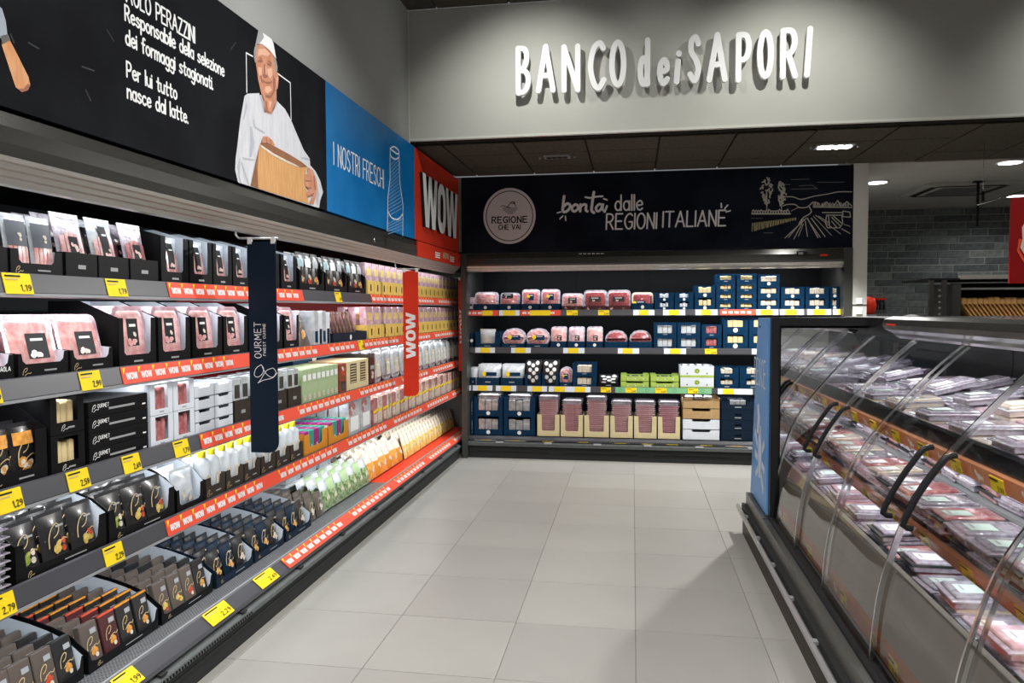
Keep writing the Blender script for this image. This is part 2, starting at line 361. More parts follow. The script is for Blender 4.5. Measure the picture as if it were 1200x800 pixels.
GL['À'] = ('0,0 3,10 6,0|1.1,3.4 4.9,3.4|2,12.6 3.2,11.2', 6); GL['à'] = (GL['a'][0]+'|1.4,9 2.8,7.4', 4.5)
def glyph(ch):
    out = []
    for st in GL[ch][0].split('|'):
        if not st: continue
        if st[0] == 'o':
            cx, cy, rx, ry = map(float, st[1:].split(',')); out.append([(cx+rx*math.cos(2*PI*i/18+PI/2), cy+ry*math.sin(2*PI*i/18+PI/2)) for i in range(19)])
        else:
            sm = st[0] == '~'; P = [tuple(map(float, q.split(','))) for q in st.lstrip('~').split()]; out.append(smooth(P) if sm else P)
    return out
def pieces(name, parent, polys, f3, m):
    for P in polys: MB().flat(P, f3, m).obj(name, parent)
def text_w(t, gap): return sum(GL[c][1] for c in t)+gap*(len(t)-1)
def text(mb, t, u0, v0, u1, h, wd, f3, m, gap=1.9, depth=0, slant=0, rot=0, cap=5, ms=None, jit=0):
    # fits the line between u0 and u1 (baseline v0, cap height h)
    W = text_w(t, gap); sx = (u1-u0)/W; sy = h/10; x = 0; c, s_ = math.cos(rot), math.sin(rot)
    for ch in t:
        dy = random.uniform(-jit, jit)
        for P in glyph(ch):
            Q = []
            for a, b in P:
                uu, vv = (x+a+slant*b)*sx, (b+dy)*sy; Q.append((u0+uu*c-vv*s_, v0+uu*s_+vv*c))
            mb.stroke(Q, wd, f3, m, depth, cap, ms)
        x += GL[ch][1]+gap
    return mb
WPOLY = [(0, 1), (.2, 1), (.31, .38), (.41, 1), (.59, 1), (.69, .38), (.8, 1), (1, 1), (.83, 0), (.6, 0), (.5, .6), (.4, 0), (.17, 0)]
def wow(mb, u0, v0, wd, h, f3, m, depth=0, vert=False, ms=None):
    # bold condensed WOW; vert: reads bottom to top
    def put(P):
        Q = [(u0+a*wd, v0+b*h) for a, b in P] if not vert else [(u0-b*h, v0+a*wd) for a, b in P]
        mb.ext(Q, f3, depth, m, ms=ms) if depth else mb.flat(Q, f3, m)
    put([(p[0]*.38, p[1]) for p in WPOLY]); put([(.62+p[0]*.38, p[1]) for p in WPOLY])
    n = 20
    for i in range(n):
        a, b = 2*PI*i/n, 2*PI*(i+1)/n
        def pt(t, rx, ry): return (.5+rx*math.copysign(abs(math.cos(t))**.8, math.cos(t)), .5+ry*math.copysign(abs(math.sin(t))**.8, math.sin(t)))
        put([pt(a, .045, .30), pt(a, .12, .51), pt(b, .12, .51), pt(b, .045, .30)])
    return mb
ORD = 'first second third fourth fifth sixth seventh eighth ninth tenth eleventh twelfth thirteenth fourteenth fifteenth sixteenth seventeenth eighteenth nineteenth twentieth'.split()
ORD += ['twenty-'+q for q in ORD[:9]]+['thirtieth']+['thirty-'+q for q in ORD[:9]]+['fortieth']

# ================================================================== SETTING
def struct(name, mb, parent=None): return mb.obj(name, parent, kind='structure' if not parent else None)
XL, YB = -1.83, 7.75            # front planes of the left and the back chiller
# floor: grout bed, 60 cm tiles
fl = struct('floor', MB().box(-3, 6.6, -3, 11.3, -.06, -.004, grout))
TX0, TY0, TS = -1.18, 3.08, .6
rest = MB(); tl = [MB().bbox(.0015, TS-.0015, .0015, TS-.0015, -.012, 0, m, .0015).mesh('tile') for m in tile_m]
for i in range(-3, 13):
    for j in range(-10, 14):
        x, y = TX0+i*TS, TY0+j*TS*.975
        if -1.85 < x+TS and x < 1.3 and 1.2 < y+TS and y < 7.8:
            link('tile', random.choice(tl), fl, loc=(x, y, random.uniform(-.0004, .0002))).scale = (1, .975, 1)
        else: rest.box(x+.0015, x+TS-.0015, y+.0015, y+TS*.975-.0015, -.012, 0, tile_m[0])
rest.obj('tile', fl, kind='stuff', fix=False)
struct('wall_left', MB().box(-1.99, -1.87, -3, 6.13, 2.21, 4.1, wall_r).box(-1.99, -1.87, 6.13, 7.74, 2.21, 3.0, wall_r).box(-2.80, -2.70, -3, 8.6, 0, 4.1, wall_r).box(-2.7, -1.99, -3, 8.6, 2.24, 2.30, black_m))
struct('wall_bulkhead', MB().box(-1.87, 6.5, 6.13, 6.27, 3.03, 4.1, wall_m))
struct('trim_bulkhead', MB().box(-1.87, 6.5, 6.122, 6.16, 3.015, 3.035, pill_m))
struct('wall_right', MB().box(6.5, 6.6, -3, 11.3, 0, 4.1, wall_m))
struct('wall_front', MB().box(-2.8, 6.6, -3.1, -3, 0, 4.1, wall_m))
struct('wall_partition', MB().box(2.125, 2.262, 7.74, 11.2, 0, 3.0, pill_m))
struct('wall_chiller_back', MB().box(-2.8, 2.125, 8.72, 8.80, 0, 3.0, wall_m).box(-1.99, 2.125, 7.80, 7.84, 2.21, 3.0, wall_m))
struct('trim_corner', MB().box(-1.872, -1.860, 6.112, 6.124, 2.98, 4.1, pill_m))
# high ceiling
struct('ceiling', MB().box(-2.8, 6.6, -3, 6.13, 4.115, 4.2, ceil_gap))
hi = MB()
for i in range(-2, 14):
    for j in range(0, 15):
        hi.box(-1.62+i*.61+.006, -1.62+(i+1)*.61-.006, 6.13-(j+1)*.61+.006, 6.13-j*.61-.006, 4.1, 4.114, dark_ceil)
hc = bpy.data.objects['ceiling']; hi.obj('ceiling_tile', hc, kind='stuff', fix=False)
lc = struct('ceiling_low', MB().box(-1.99, 6.5, 6.2, 7.75, 3.015, 3.1, ceil_gap))
for (y0, y1) in ((6.27, 6.72), (6.72, 7.32), (7.32, 7.745)):
    for i in range(-1, 14):
        x0, x1 = -1.62+i*.612, -1.62+(i+1)*.612
        x0 = max(x0, -1.868); x1 = min(x1, 6.49)
        if x1-x0 < .1: continue
        link('ceiling_tile', MB().bbox(0, x1-x0-.016, 0, y1-y0-.012, 0, .012, dark_ceil, .003).mesh('ceiling_tile'), lc, loc=(x0+.008, y0+.006, 2.998+random.uniform(0, .003)))
struct('ceiling_back_area', MB().box(2.1, 6.5, 7.75, 11.3, 2.992, 3.08, light_ceil))
# slate brick wall
wb = struct('wall_back', MB().box(2.2, 6.6, 11.218, 11.35, 0, 3.0, mortar))
RH = .098; low = MB(); r = 0; z = 2.985-RH
while z > -.05:
    x = 2.27-random.uniform(0, .3)
    while x < 6.5:
        L = random.choice((.22, .3, .42, .5, .58)); x0 = max(x, 2.265); x1 = min(x+L, 6.498)
        if x1-x0 > .04:
            if z > 1.3:
                link('brick', MB().bbox(0, x1-x0-.012, 0, .03, 0, RH-.012, random.choice(brick_m), .003).mesh('brick'), wb, loc=(x0, 11.205+random.uniform(0, .012), z))
            else: low.box(x0, x1-.012, 11.205, 11.22, max(z, 0), z+RH-.012, random.choice(brick_m))
        x += L
    z -= RH
low.obj('brick', wb, kind='stuff', fix=False)

# ------------------------------------------------------------------ ceiling fixtures
def recessed(loc, w_, d_, m, label, lit):
    t = thing('recessed_ceiling_light', label, 'ceiling light', loc)
    MB().box(-w_/2-.02, w_/2+.02, -d_/2-.02, d_/2+.02, -.012, .0, greyp if lit else railpale).obj('frame', t)
    mb = MB()
    for i in range(4): mb.ell((i-1.5)*w_/4, 0, w_/7.6, d_/2.1, lambda u, v, w__: (u, v, -.016), lampm if lit else ceil_gap)
    mb.obj('lamp_lens', t)
    for k in (-1, 1): MB().tube([(k*(w_/2+.06), 0, -.02), (k*(w_/2+.06), 0, 0)], .01, greyp).obj('clip', t)
recessed((1.72, 6.86, 2.997), .27, .15, lampm, 'bright lit spotlight in dark tile ceiling above the glass counter', True)
recessed((-.69, 6.87, 2.997), .20, .09, lampm, 'unlit recessed slot fitting in dark ceiling left of centre', False)
for (lx, ly), lab in zip(((2.67, 8.83), (3.57, 7.86), (4.71, 10.2)), ('round downlight in pale ceiling beside the white pillar', 'round downlight cut by right edge, above the red sign', 'round downlight just left of the red hanging sign top')):
    t = thing('round_downlight', lab, 'ceiling light', (lx, ly, 2.991), group='round downlights of the back area')
    MB().lathe([(.10, -.012), (.12, -.012), (.12, 0), (.10, 0)], (0, 0, 0), whitep, 24).obj('trim_ring', t)
    MB().lathe([(.0, -.016), (.098, -.016), (.098, -.004), (0, -.004)], (0, 0, 0), lamps, 24).obj('lamp_lens', t)
t = thing('air_conditioning_cassette', 'square air conditioning cassette in pale ceiling of the back area', 'vent', (3.75, 9.5, 2.99), rotz=0)
MB().box(-.48, .48, -.48, .48, -.03, 0, light_ceil).obj('cover', t)
MB().box(-.26, .26, -.26, .26, -.036, -.029, greyfas).obj('grille', t)
for k in range(4):
    a = k*PI/2; mb = MB(); P = [(-.36, .33), (.36, .33), (.36, .41), (-.36, .41)]
    mb.flat([(x*math.cos(a)-y*math.sin(a), x*math.sin(a)+y*math.cos(a)) for x, y in P], lambda u, v, q: (u, v, -.032), black_m).obj('air_slot', t)

# ================================================================== SIGNS
B0 = XL+.004                   # face of the left boards
def board_left(name, y0, y1, z0, z1, m, label):
    t = thing(name, label, 'sign', (0, 0, 0))
    MB().box(-1.868, B0, y0, y1, z0, z1, m).obj('board', t)
    return t
def LP(x, y): p = PX(x, y, x=B0); return (p.y, p.z)
def lpoly(P): return [LP(*p) for p in P]
ZS0, ZS1 = 2.19, 2.968
ck = board_left('chalkboard_sign', .6, 4.283, ZS0, ZS1, chalkboard, 'long black chalkboard sign with white writing, elderly man and cheese wheel')
f1 = FL(B0+.001); f2 = FL(B0+.0018); f3_ = FL(B0+.0026); f4 = FL(B0+.0034)
mb = MB(); m_ = whitep; g = 1.7
text(mb, 'PAOLO PERAZZINI', 2.462, 2.716, 2.925, .062, .0085, f1, m_, g)
text(mb, 'Responsabile della selezione', 2.487, 2.645, 3.150, .054, .0088, f1, m_, g)
text(mb, 'dei formaggi stagionati.', 2.487, 2.560, 3.055, .054, .0088, f1, m_, g)
text(mb, 'Per lui tutto', 2.489, 2.443, 2.790, .054, .0088, f1, m_, g)
text(mb, 'nasce dal latte.', 2.489, 2.366, 2.862, .054, .0088, f1, m_, g)
mb.obj('chalk_lettering', ck)
mb = MB()
for P in ([(289, 108), (288.3, 62), (296, 66)], [(325, 86), (340, 97), (341, 140)]): mb.stroke(lpoly(P), .007, f1, whitep)
mb.obj('chalk_frame', ck)
# portrait print
Z1 = lambda a, b: (265+a/7.275, 30+b/7.275); Z2 = lambda a, b: (265+a/7.275, 140+b/7.275)
def z1(*P): return [LP(*Z1(*p)) for p in P]
def z2(*P): return [LP(*Z2(*p)) for p in P]
mb = MB()
mb.flat([LP(*p) for p in [(286.3, 112.5), (289.7, 109.7), (303.5, 109), (306.2, 119.3), (309.7, 131.7), (317.2, 133.8), (324.1, 118), (333.7, 127.6), (340.6, 140), (347.5, 156.5), (355.7, 175.7), (362.6, 185.4), (363.3, 193.6), (369.5, 200.5), (375, 211.5), (378.4, 225.2), (375, 234.8), (373.8, 243.6), (366, 241.5), (300, 220.5), (278.7, 213.5), (275.3, 199), (276, 185.4), (278, 170.2), (281.5, 140)]], f1, coat1)
mb.obj('coat_print', ck)
pieces('coat_fold_print', ck, [z2((200, 60), (215, 60), (240, 200), (215, 320), (195, 320), (205, 200)), z2((130, 320), (240, 340), (232, 352), (150, 345)), z2((120, 360), (130, 360), (200, 560), (180, 555)), z2((95, 400), (110, 330), (118, 335), (112, 480), (130, 540), (110, 545)),
          z2((235, 0), (248, 60), (330, 110), (322, 118), (238, 72), (225, 0)), z2((640, 320), (700, 330), (710, 350), (640, 335)), z2((740, 430), (770, 520), (790, 640), (775, 740), (765, 700), (770, 600), (740, 480)),
          z1((285, 590), (305, 590), (330, 740), (320, 745)), z1((428, 640), (440, 650), (392, 757), (380, 757)), z1((170, 640), (160, 700), (140, 800), (150, 800), (178, 690))], f2, coat2)
mb = MB()
mb.flat(z1((247, 168), (300, 158), (360, 200), (412, 262), (428, 400), (440, 410), (446, 450), (438, 535), (426, 545), (428, 640), (405, 715), (378, 755), (325, 740), (312, 640), (292, 560), (268, 450), (252, 330)), f2, skin)
mb.obj('face_print', ck)
pieces('face_shadow_print', ck, [z1((262, 300), (285, 285), (310, 300), (305, 318), (280, 312), (262, 316)), z1((345, 320), (372, 320), (385, 345), (370, 345), (350, 335)), z1((318, 330), (328, 330), (330, 420), (350, 425), (352, 440), (325, 450), (308, 430), (310, 415), (320, 410)),
          z1((300, 455), (330, 478), (370, 480), (388, 468), (382, 490), (350, 496), (318, 486)), z1((265, 280), (290, 270), (308, 285), (300, 290), (285, 280)), z1((345, 300), (370, 300), (392, 330), (380, 325), (360, 310)),
          z1((395, 420), (415, 460), (415, 560), (375, 620), (330, 610), (330, 590), (370, 595), (398, 550)), z1((330, 640), (345, 650), (352, 720), (378, 745), (330, 735)), z1((300, 560), (312, 600), (325, 640), (312, 640)),
          z1((285, 420), (292, 420), (310, 490), (302, 490))], f3_, skind)
pieces('face_highlight_print', ck, [z1((270, 200), (330, 195), (372, 240), (350, 262), (300, 250), (266, 262)), z1((268, 350), (300, 360), (300, 420), (282, 430), (268, 400)), z1((345, 370), (385, 360), (392, 420), (372, 450), (352, 420)), z1((328, 520), (370, 515), (385, 550), (350, 580), (325, 560)), z1((330, 350), (338, 345), (342, 410), (334, 412)), z1((425, 440), (438, 440), (432, 520), (426, 520)), z1((360, 640), (385, 650), (372, 700), (362, 690))], f3_, skinl)
mb = MB()
mb.flat(z1((240, 178), (262, 158), (255, 220), (252, 300), (245, 320), (234, 285), (232, 220)), f3_, hairm)
mb.flat(z1((398, 250), (420, 280), (434, 350), (432, 392), (414, 392), (410, 330)), f3_, hairm)
mb.obj('hair_print', ck)
mb = MB()
mb.flat(z1((270, 36), (300, 56), (380, 112), (398, 150), (422, 280), (360, 205), (300, 158), (262, 155), (243, 170), (252, 120)), f4, whitep)
mb.obj('hat_print', ck)
MB().flat(z1((270, 36), (306, 62), (316, 100), (282, 150), (262, 155), (243, 170), (252, 120)), FL(B0+.0042), greyp).obj('hat_shade_print', ck)
mb = MB()
mb.flat(z2((285, 205), (400, 235), (520, 290), (640, 370), (690, 408), (672, 470), (668, 540), (690, 640), (700, 720), (640, 703), (440, 640), (320, 603), (210, 565), (250, 360)), f3_, cheesew)
mb.obj('cheese_wheel_print', ck)
mb = MB()
mb.flat(z2((285, 200), (340, 195), (420, 235), (540, 300), (640, 362), (690, 405), (625, 408), (520, 362), (430, 318), (340, 270)), f4, cheesed)
mb.flat(z2((250, 350), (275, 250), (262, 420), (268, 585), (205, 562)), f4, cheesed)
mb.obj('cheese_rim_print', ck)
MB().flat(z2((283, 212), (296, 218), (400, 290), (520, 352), (620, 402), (600, 404), (500, 362), (390, 305), (290, 235)), FL(B0+.0042), foodw).obj('cheese_edge_print', ck)
mb = MB()
mb.flat(z2((295, 180), (312, 142), (350, 145), (385, 175), (412, 222), (390, 225), (350, 200), (300, 198)), FL(B0+.005), skin)
mb.flat(z2((690, 405), (730, 430), (760, 500), (775, 590), (760, 660), (740, 720), (700, 722), (712, 690), (735, 640), (690, 655), (675, 635), (700, 590), (670, 570), (662, 520), (668, 470), (690, 460)), FL(B0+.005), skin)
mb.obj('hand_print', ck)
pieces('finger_shadow_print', ck, [z2((330, 150), (336, 150), (340, 200), (334, 200)), z2((360, 165), (366, 165), (380, 215), (374, 212)), z2((665, 515), (720, 520), (722, 528), (668, 528)), z2((672, 570), (722, 582), (722, 590), (690, 590)), z2((735, 480), (745, 480), (758, 600), (748, 600)), z2((690, 650), (740, 625), (742, 635), (700, 662))], FL(B0+.0058), skind)
# knife print
mb = MB(); mb.flat(lpoly([(-6, 4), (2, 10), (6.5, 25), (8.5, 42), (0.5, 45), (-6, 30)]), f1, bladem); mb.obj('knife_blade_print', ck)
mb = MB(); mb.flat(lpoly([(.5, 42), (9, 40), (11.5, 47), (1.8, 52)]), f2, steel); mb.obj('knife_ferrule_print', ck)
mb = MB(); mb.flat(lpoly([(1.5, 52), (4, 48.5), (11, 47), (16, 56), (24, 72), (33, 90), (35, 99), (32, 106), (25, 108), (18, 102), (12, 84), (6, 66)]), f1, woodm); mb.obj('knife_handle_print', ck)
MB().flat(lpoly([(32, 98), (35, 100), (32, 106), (25, 108), (20, 104), (27, 104)]), f2, skind).obj('knife_shadow_print', ck)
mb = MB()
for P in ([(12, 40), (16, 50)], [(33, 50), (45, 57)], [(96, 78), (110, 83)], [(100, 105), (106, 118)], [(276, 50), (270, 58)], [(125, 35), (133, 48)]): mb.stroke(lpoly(P), .005, f1, mat('chalk_smudge', (.05, .052, .056), .8))
mb.obj('chalk_smudge', ck)
# blue board
bb = board_left('blue_sign', 4.285, 6.122, ZS0, ZS1, bluem, 'blue fresh-food sign with white writing and outlined milk bottle')
mb = MB(); text(mb, 'I NOSTRI FRESCHI', 4.395, 2.490, 5.325, .133, .0115, f1, whitep, 1.7); mb.obj('lettering', bb)
mb = MB()
C3 = lambda a, b: LP(380+a*.2126, 140+b*.2126)
def st(mb, P, wd, ff, m, tf): mb.stroke([tf(*p) for p in P], wd, ff, m)
for P in (smooth([(362, 160), (385, 150), (410, 172), (405, 190), (385, 178), (362, 160)], 4), smooth([(362, 160), (366, 200), (388, 218), (410, 208), (410, 172)], 4), [(362, 180), (362, 330), (350, 430), (347, 612)], [(411, 190), (416, 350), (433, 470), (432, 640)], smooth([(348, 500), (370, 540), (405, 550), (432, 520)], 4)): st(mb, P, .012, f1, whitep, C3)
mb.obj('bottle_outline', bb)
mb = MB()
for k in range(15):
    y = 240+k*20; xl = 362-max(0, (y-330))*.10; st(mb, [(max(347, xl)+2, y+14), (min(430, 412+(y-300)*.1), y-34)], .0045, f1, mat('chalk_blue', (.30, .48, .72), .6), C3)
for k in range(5): st(mb, [(350, 575+k*14), (430, 530+k*18)], .0045, f1, mat('chalk_blue', (.3, .48, .72), .6), C3)
mb.obj('bottle_hatching', bb)
# red promotional board + strip on the canopy
rb = board_left('red_sign', 6.124, 7.735, ZS0, ZS1, redm, 'red promotional sign with large white lettering in the corner')
wow(MB(), 6.27, 2.32, 1.30, .46, FL(B0+.03), whitep, depth=.028, ms=blackp2).obj('raised_lettering', rb)
# signs on the canopy are below (part of the chiller)
# board over the back chiller
F0 = YB-.01
bs = thing('chalkboard_sign', 'wide navy chalkboard sign with round emblem and farmland drawing', 'sign')
MB().box(XL+.034, 2.122, F0, 7.798, 2.19, 2.984, chalknavy).obj('board', bs)
g1 = FB(F0-.001); g2 = FB(F0-.002); g3 = FB(F0-.003)
mb = MB(); mb.ell(-1.28, 2.572, .278, .292, g1, mat('emblem_white', (.68, .65, .66), .5), 48); mb.obj('emblem_disc', bs)
mb = MB(); mb.ring(-1.28, 2.572, .252, .264, .009, g2, blackp2); mb.obj('emblem_ring', bs)
mb = MB()
text(mb, 'REGIONE', -1.465, 2.502, -1.095, .062, .0125, g2, blackp2, 2.2, cap=3); text(mb, 'CHE VAI', -1.395, 2.432, -1.165, .048, .009, g2, blackp2, 2.0, cap=3)
for u, v in ((-1.465, 2.502), (-1.41, 2.502), (-1.41, 2.564), (-1.2, 2.502), (-1.13, 2.564), (-1.095, 2.502)): mb.stroke([(u-.01, v), (u+.012, v)], .005, g2, blackp2)
mb.obj('emblem_lettering', bs)
mb = MB(); B3 = lambda a, b: (lambda p: (p.x, p.z))(PX(480+a/5, 150+b/5, y=F0))
for P in (smooth([(535, 458), (552, 455), (568, 462), (590, 465)], 4), [(570, 465), (590, 440), (612, 442), (625, 462)], smooth([(575, 460), (598, 432), (618, 436)], 3), [(545, 470), (632, 470)], [(550, 480), (628, 480)], [(560, 490), (618, 490)], [(575, 500), (605, 500)], [(608, 440), (612, 432), (618, 445)]): st(mb, P, .007, g2, blackp2, B3)
mb.obj('emblem_house', bs)
chw = mat('chalk_white', (.80, .80, .82), .8)
mb = MB()
text(mb, 'dalle', -.180, 2.602, .095, .155, .017, g1, chw, 1.9); text(mb, 'REGIONI', -.27, 2.412, .235, .155, .0165, g1, chw, 1.7, slant=.04); text(mb, 'ITALIANE', .300, 2.424, .915, .153, .0165, g1, chw, 1.7, slant=.04)
mb.obj('chalk_lettering', bs)
mb = MB(); D3 = lambda a, b: (lambda p: (p.x, p.z))(PX(640+a*.19167, 205+b*.19167, y=F0))
for P, wd in ((smooth([(110, 130), (104, 180), (103, 222), (125, 222), (145, 200), (145, 182), (128, 175), (106, 195)], 4), .028), (smooth([(178, 180), (160, 195), (160, 215), (175, 222), (195, 205), (192, 185), (178, 180)], 4), .026), ([(210, 180), (208, 222)], .026), (smooth([(210, 195), (230, 180), (245, 185), (242, 212), (252, 222)], 4), .026),
          (smooth([(292, 105), (282, 170), (278, 215), (292, 230)], 4), .028), (smooth([(240, 135), (270, 140), (310, 132), (345, 130)], 4), .018), (smooth([(345, 185), (325, 178), (305, 200), (312, 220), (330, 215), (348, 180)], 4), .025), ([(348, 180), (344, 210), (358, 225), (372, 190)], .022), ([(352, 145), (372, 152)], .016),
          ([(68, 232), (88, 226)], .014), ([(84, 268), (102, 250)], .014), ([(118, 252), (120, 278)], .014), ([(1070, 175), (1072, 198)], .016), ([(1092, 205), (1110, 184)], .014), ([(1100, 226), (1126, 218)], .014)): st(mb, P, wd, g1, chw, D3)
mb.obj('brush_lettering', bs)
E4 = lambda a, b: (lambda p: (p.x, p.z))(PX(870+a/8.42, 195+b/8.42, y=F0))
dim = mat('chalk_cream', (.42, .40, .34), .8); dim2 = mat('chalk_faint', (.13, .12, .13), .8)
mb = MB()
for (cx, top, bot, wd) in ((240, 110, 430, 60), (385, 150, 440, 52)):
    mb = MB()
    st(mb, [(cx, bot), (cx, top+150)], .008, g1, dim, E4)
    for k in range(46):
        t = k/46; yy = top+(bot-top-60)*t; hw = wd*math.sin(PI*min(1, t*.9+.08))**.8
        x0 = cx+random.uniform(-1, 1)*hw; st(mb, [(x0, yy), (x0+random.uniform(-16, 16), yy+random.uniform(6, 22))], .014, g1, dim, E4)
    mb.obj('chalk_tree', bs)
mb = MB()
for k in range(14): st(mb, smooth([(95+k*26, 460), (105+k*26, 430+random.uniform(-8, 8)), (125+k*26, 450)], 3), .010, g1, dim, E4)
st(mb, [(95, 466), (470, 466)], .016, g1, dim, E4)
for k in range(34):
    x = 98+k*13; st(mb, [(x, 560-k*1.6), (x+random.uniform(-3, 8), 560-k*1.6+max(20, 80-k*2))], .007, g1, mat('chalk_wheat', (.40, .36, .18), .8), E4)
mb.obj('chalk_hedge', bs)
mb = MB()
for a, b, wd in (((630, 510), (420, 705), .009), ((600, 520), (455, 700), .007), ((590, 560), (508, 715), .008), ((600, 570), (553, 690), .006), ((620, 540), (642, 690), .008), ((640, 510), (745, 700), .010), ((655, 540), (770, 700), .007), ((680, 510), (815, 690), .009), ((700, 490), (880, 680), .006), ((720, 480), (970, 665), .006), ((750, 490), (860, 560), .008), ((1000, 570), (1060, 590), .006), ((980, 615), (1060, 660), .009), ((560, 400), (480, 440), .005)): st(mb, [a, b], wd, g1, dim, E4)
st(mb, smooth([(660, 400), (680, 440), (660, 470), (600, 505), (560, 560)], 4), .010, g1, dim, E4)
mb.obj('chalk_furrows', bs)
mb = MB()
for P in (smooth([(400, 300), (500, 300), (580, 325), (700, 295), (850, 270), (950, 250), (1080, 250)], 3), smooth([(400, 390), (440, 375), (520, 375), (560, 405), (640, 400), (700, 350), (760, 370)], 3), [(780, 400), (830, 350), (870, 395)], [(900, 390), (940, 335), (970, 390)], [(990, 390), (1030, 345), (1080, 390)], [(700, 400), (1080, 405)], [(830, 480), (980, 480), (990, 560), (960, 605), (840, 605), (820, 560), (830, 480)], [(850, 490), (860, 600)], [(880, 500), (970, 590)], [(900, 490), (980, 560)], [(880, 540), (930, 600)], [(990, 440), (1060, 450), (1065, 500), (990, 495), (990, 440)], [(790, 455), (980, 455)]): st(mb, P, .009, g1, dim, E4)
for k in range(30): x = 700+k*12; st(mb, [(x, 392), (x+random.uniform(-5, 5), 392-random.uniform(12, 40))], .006, g1, dim, E4)
mb.obj('chalk_village', bs)
mb = MB()
for P in ([(480, 130), (660, 125)], [(740, 155), (1000, 155)], [(480, 225), (740, 218)], [(560, 190), (690, 185), (740, 220)], [(400, 175), (470, 178)], [(210, 655), (300, 655)], [(90, 510), (200, 512)]): st(mb, P, .006, g1, dim2, E4)
mb.obj('chalk_clouds', bs)

# raised wall letters on the bulkhead
wl = thing('wall_lettering', 'large white raised letters on the pale bulkhead', 'sign')
LU = lambda px, py: (lambda p: (p.x, p.z))(PX(px, py, y=6.035))
LTR = 'BANCO'; 
def letter(ch, cx0, cx1, z0, z1, hz, wd=.043, slant=0):
    W = max(GL[ch][1], .01); mb = MB()
    for P in glyph(ch):
        mb.stroke([(cx0+(a+slant*b)/W*(cx1-cx0) if GL[ch][1] else cx0+slant*b*.1, z0+b/hz*(z1-z0)) for a, b in P], wd, FB(6.03), mat('letter_white', (.80, .81, .82), .45), .035, 6)
    mb.obj('letter', wl)
h_ = .0225
for ch, a, b, zt, zb, hz in (('B', 604.5, 622, 54, 111, 10), ('A', 628, 651, 52, 108.5, 10), ('N', 658, 680, 52, 108, 10), ('C', 689, 710, 48, 106, 10), ('O', 714, 734, 47, 102, 10), ('d', 747, 762, 45, 101, 10), ('e', 770, 785, 68, 100, 6), ('i', 791, 792, 70, 98, 6),
                             ('S', 805, 822, 41, 97, 10), ('A', 828, 853, 38, 96, 10), ('P', 862, 881, 38, 96, 10), ('O', 887, 907, 35, 92, 10), ('R', 914, 936, 33, 92, 10), ('I', 943.5, 944, 32, 90, 10)):
    pa = LU(a, zb); pb = LU(b, zt); u0, u1 = pa[0]+h_*.9, pb[0]-h_*.9; v0, v1 = pa[1]+h_*.6, pb[1]-h_*.6
    if ch in 'iI': u0 = pa[0]+.012; u1 = u0
    letter(ch, u0, u1, v0, v1, hz, slant=.0 if ch not in 'iI' else .02)

# ================================================================== LEFT CHILLER
LV = {1: (-1.95, 1.70), 2: (-1.93, 1.365), 3: (-1.91, 1.03), 4: (-1.89, .725)}
SHN = {1: 'left chiller top shelf', 2: 'left chiller second shelf', 3: 'left chiller third shelf', 4: 'left chiller fourth shelf', 5: 'left chiller bottom deck'}
Y0, Y1 = .4, 8.42
lch = thing('chiller_shelving', 'long open wall chiller along the left side with five levels', 'chiller', (0, 0, 0))
MB().box(-2.70, -2.62, Y0, Y1, .12, 2.2, backdark).obj('back_panel', lch)
MB().box(-2.622, -2.615, 3.95, Y1, .22, 1.99, redd).obj('red_back_liner', lch)
MB().box(-2.70, -1.86, Y0, Y1, 2.10, 2.185, black_m).obj('roof', lch)
MB().prof([(-1.86, 2.182), (-1.835, 2.178), (-1.812, 2.13), (-1.806, 2.08), (-1.812, 2.044), (-1.90, 2.044), (-1.90, 2.182)], Y0, 7.715, 'y', canopy_m, True).obj('canopy_fascia', lch)
mb = MB(); P = [(-1.812, 2.044), (-1.818, 2.030), (-1.828, 2.026), (-1.834, 2.012), (-1.846, 2.008), (-1.852, 1.994), (-1.864, 1.990), (-1.872, 1.972), (-1.90, 1.970), (-1.90, 2.05)]
mb.prof(P, Y0, 7.715, 'y', alu, True).obj('canopy_strip', lch)
MB().box(-2.62, -1.90, Y0, Y1, 2.04, 2.10, black_m).obj('canopy_underside', lch)
MB().box(-1.925, -1.903, Y0+.3, Y1-.05, 2.0, 2.038, alu).obj('light_housing', lch)
MB().box(-1.815, -1.801, 6.12, 7.70, 2.046, 2.176, redm).obj('red_canopy_panel', lch)
fr = FL(-1.799)
wow(MB(), 6.95, 2.085, .24, .06, fr, goldm).obj('canopy_lettering', lch)
mb = MB()
for u in (6.68, 7.24):
    for v in (2.12, 2.10, 2.08): mb.box(-1.8, -1.7985, u, u+.17, v-.006, v+.006, whitep)
mb.obj('canopy_small_print', lch)
MB().box(-1.8, -1.797, 7.60, 7.635, 2.09, 2.13, black_m).obj('canopy_switch', lch)
MB().tube([(-1.806, 5.06, 2.085), (-1.801, 5.06, 2.085)], .018, steel, 14).obj('canopy_lock', lch)
MB().box(-1.8065, -1.8035, 5.30, 5.304, 2.05, 2.175, black_m).obj('canopy_joint', lch)
for lv, (xs, z) in LV.items():
    MB().box(-2.62, xs-.004, Y0, 3.95, z-.035, z, backdark).box(-2.62, xs-.004, 3.95, Y1, z-.035, z-.002, redd if lv <= 3 else backdark).obj('shelf', lch)
    MB().prof([(xs-.003, z+.012), (xs+.010, z+.010), (xs+.024, z-.052), (xs+.012, z-.060), (xs-.003, z-.052)], Y0, Y1, 'y', railg, True).obj('price_rail', lch)
    MB().prof([(xs+.010, z-.058), (xs+.026, z-.054), (xs+.027, z-.064), (xs+.010, z-.068)], Y0, Y1, 'y', railpale, True).obj('rail_lip', lch)
MB().box(-2.62, -1.905, Y0, 5.6, .205, .222, perf).obj('deck_tray', lch)
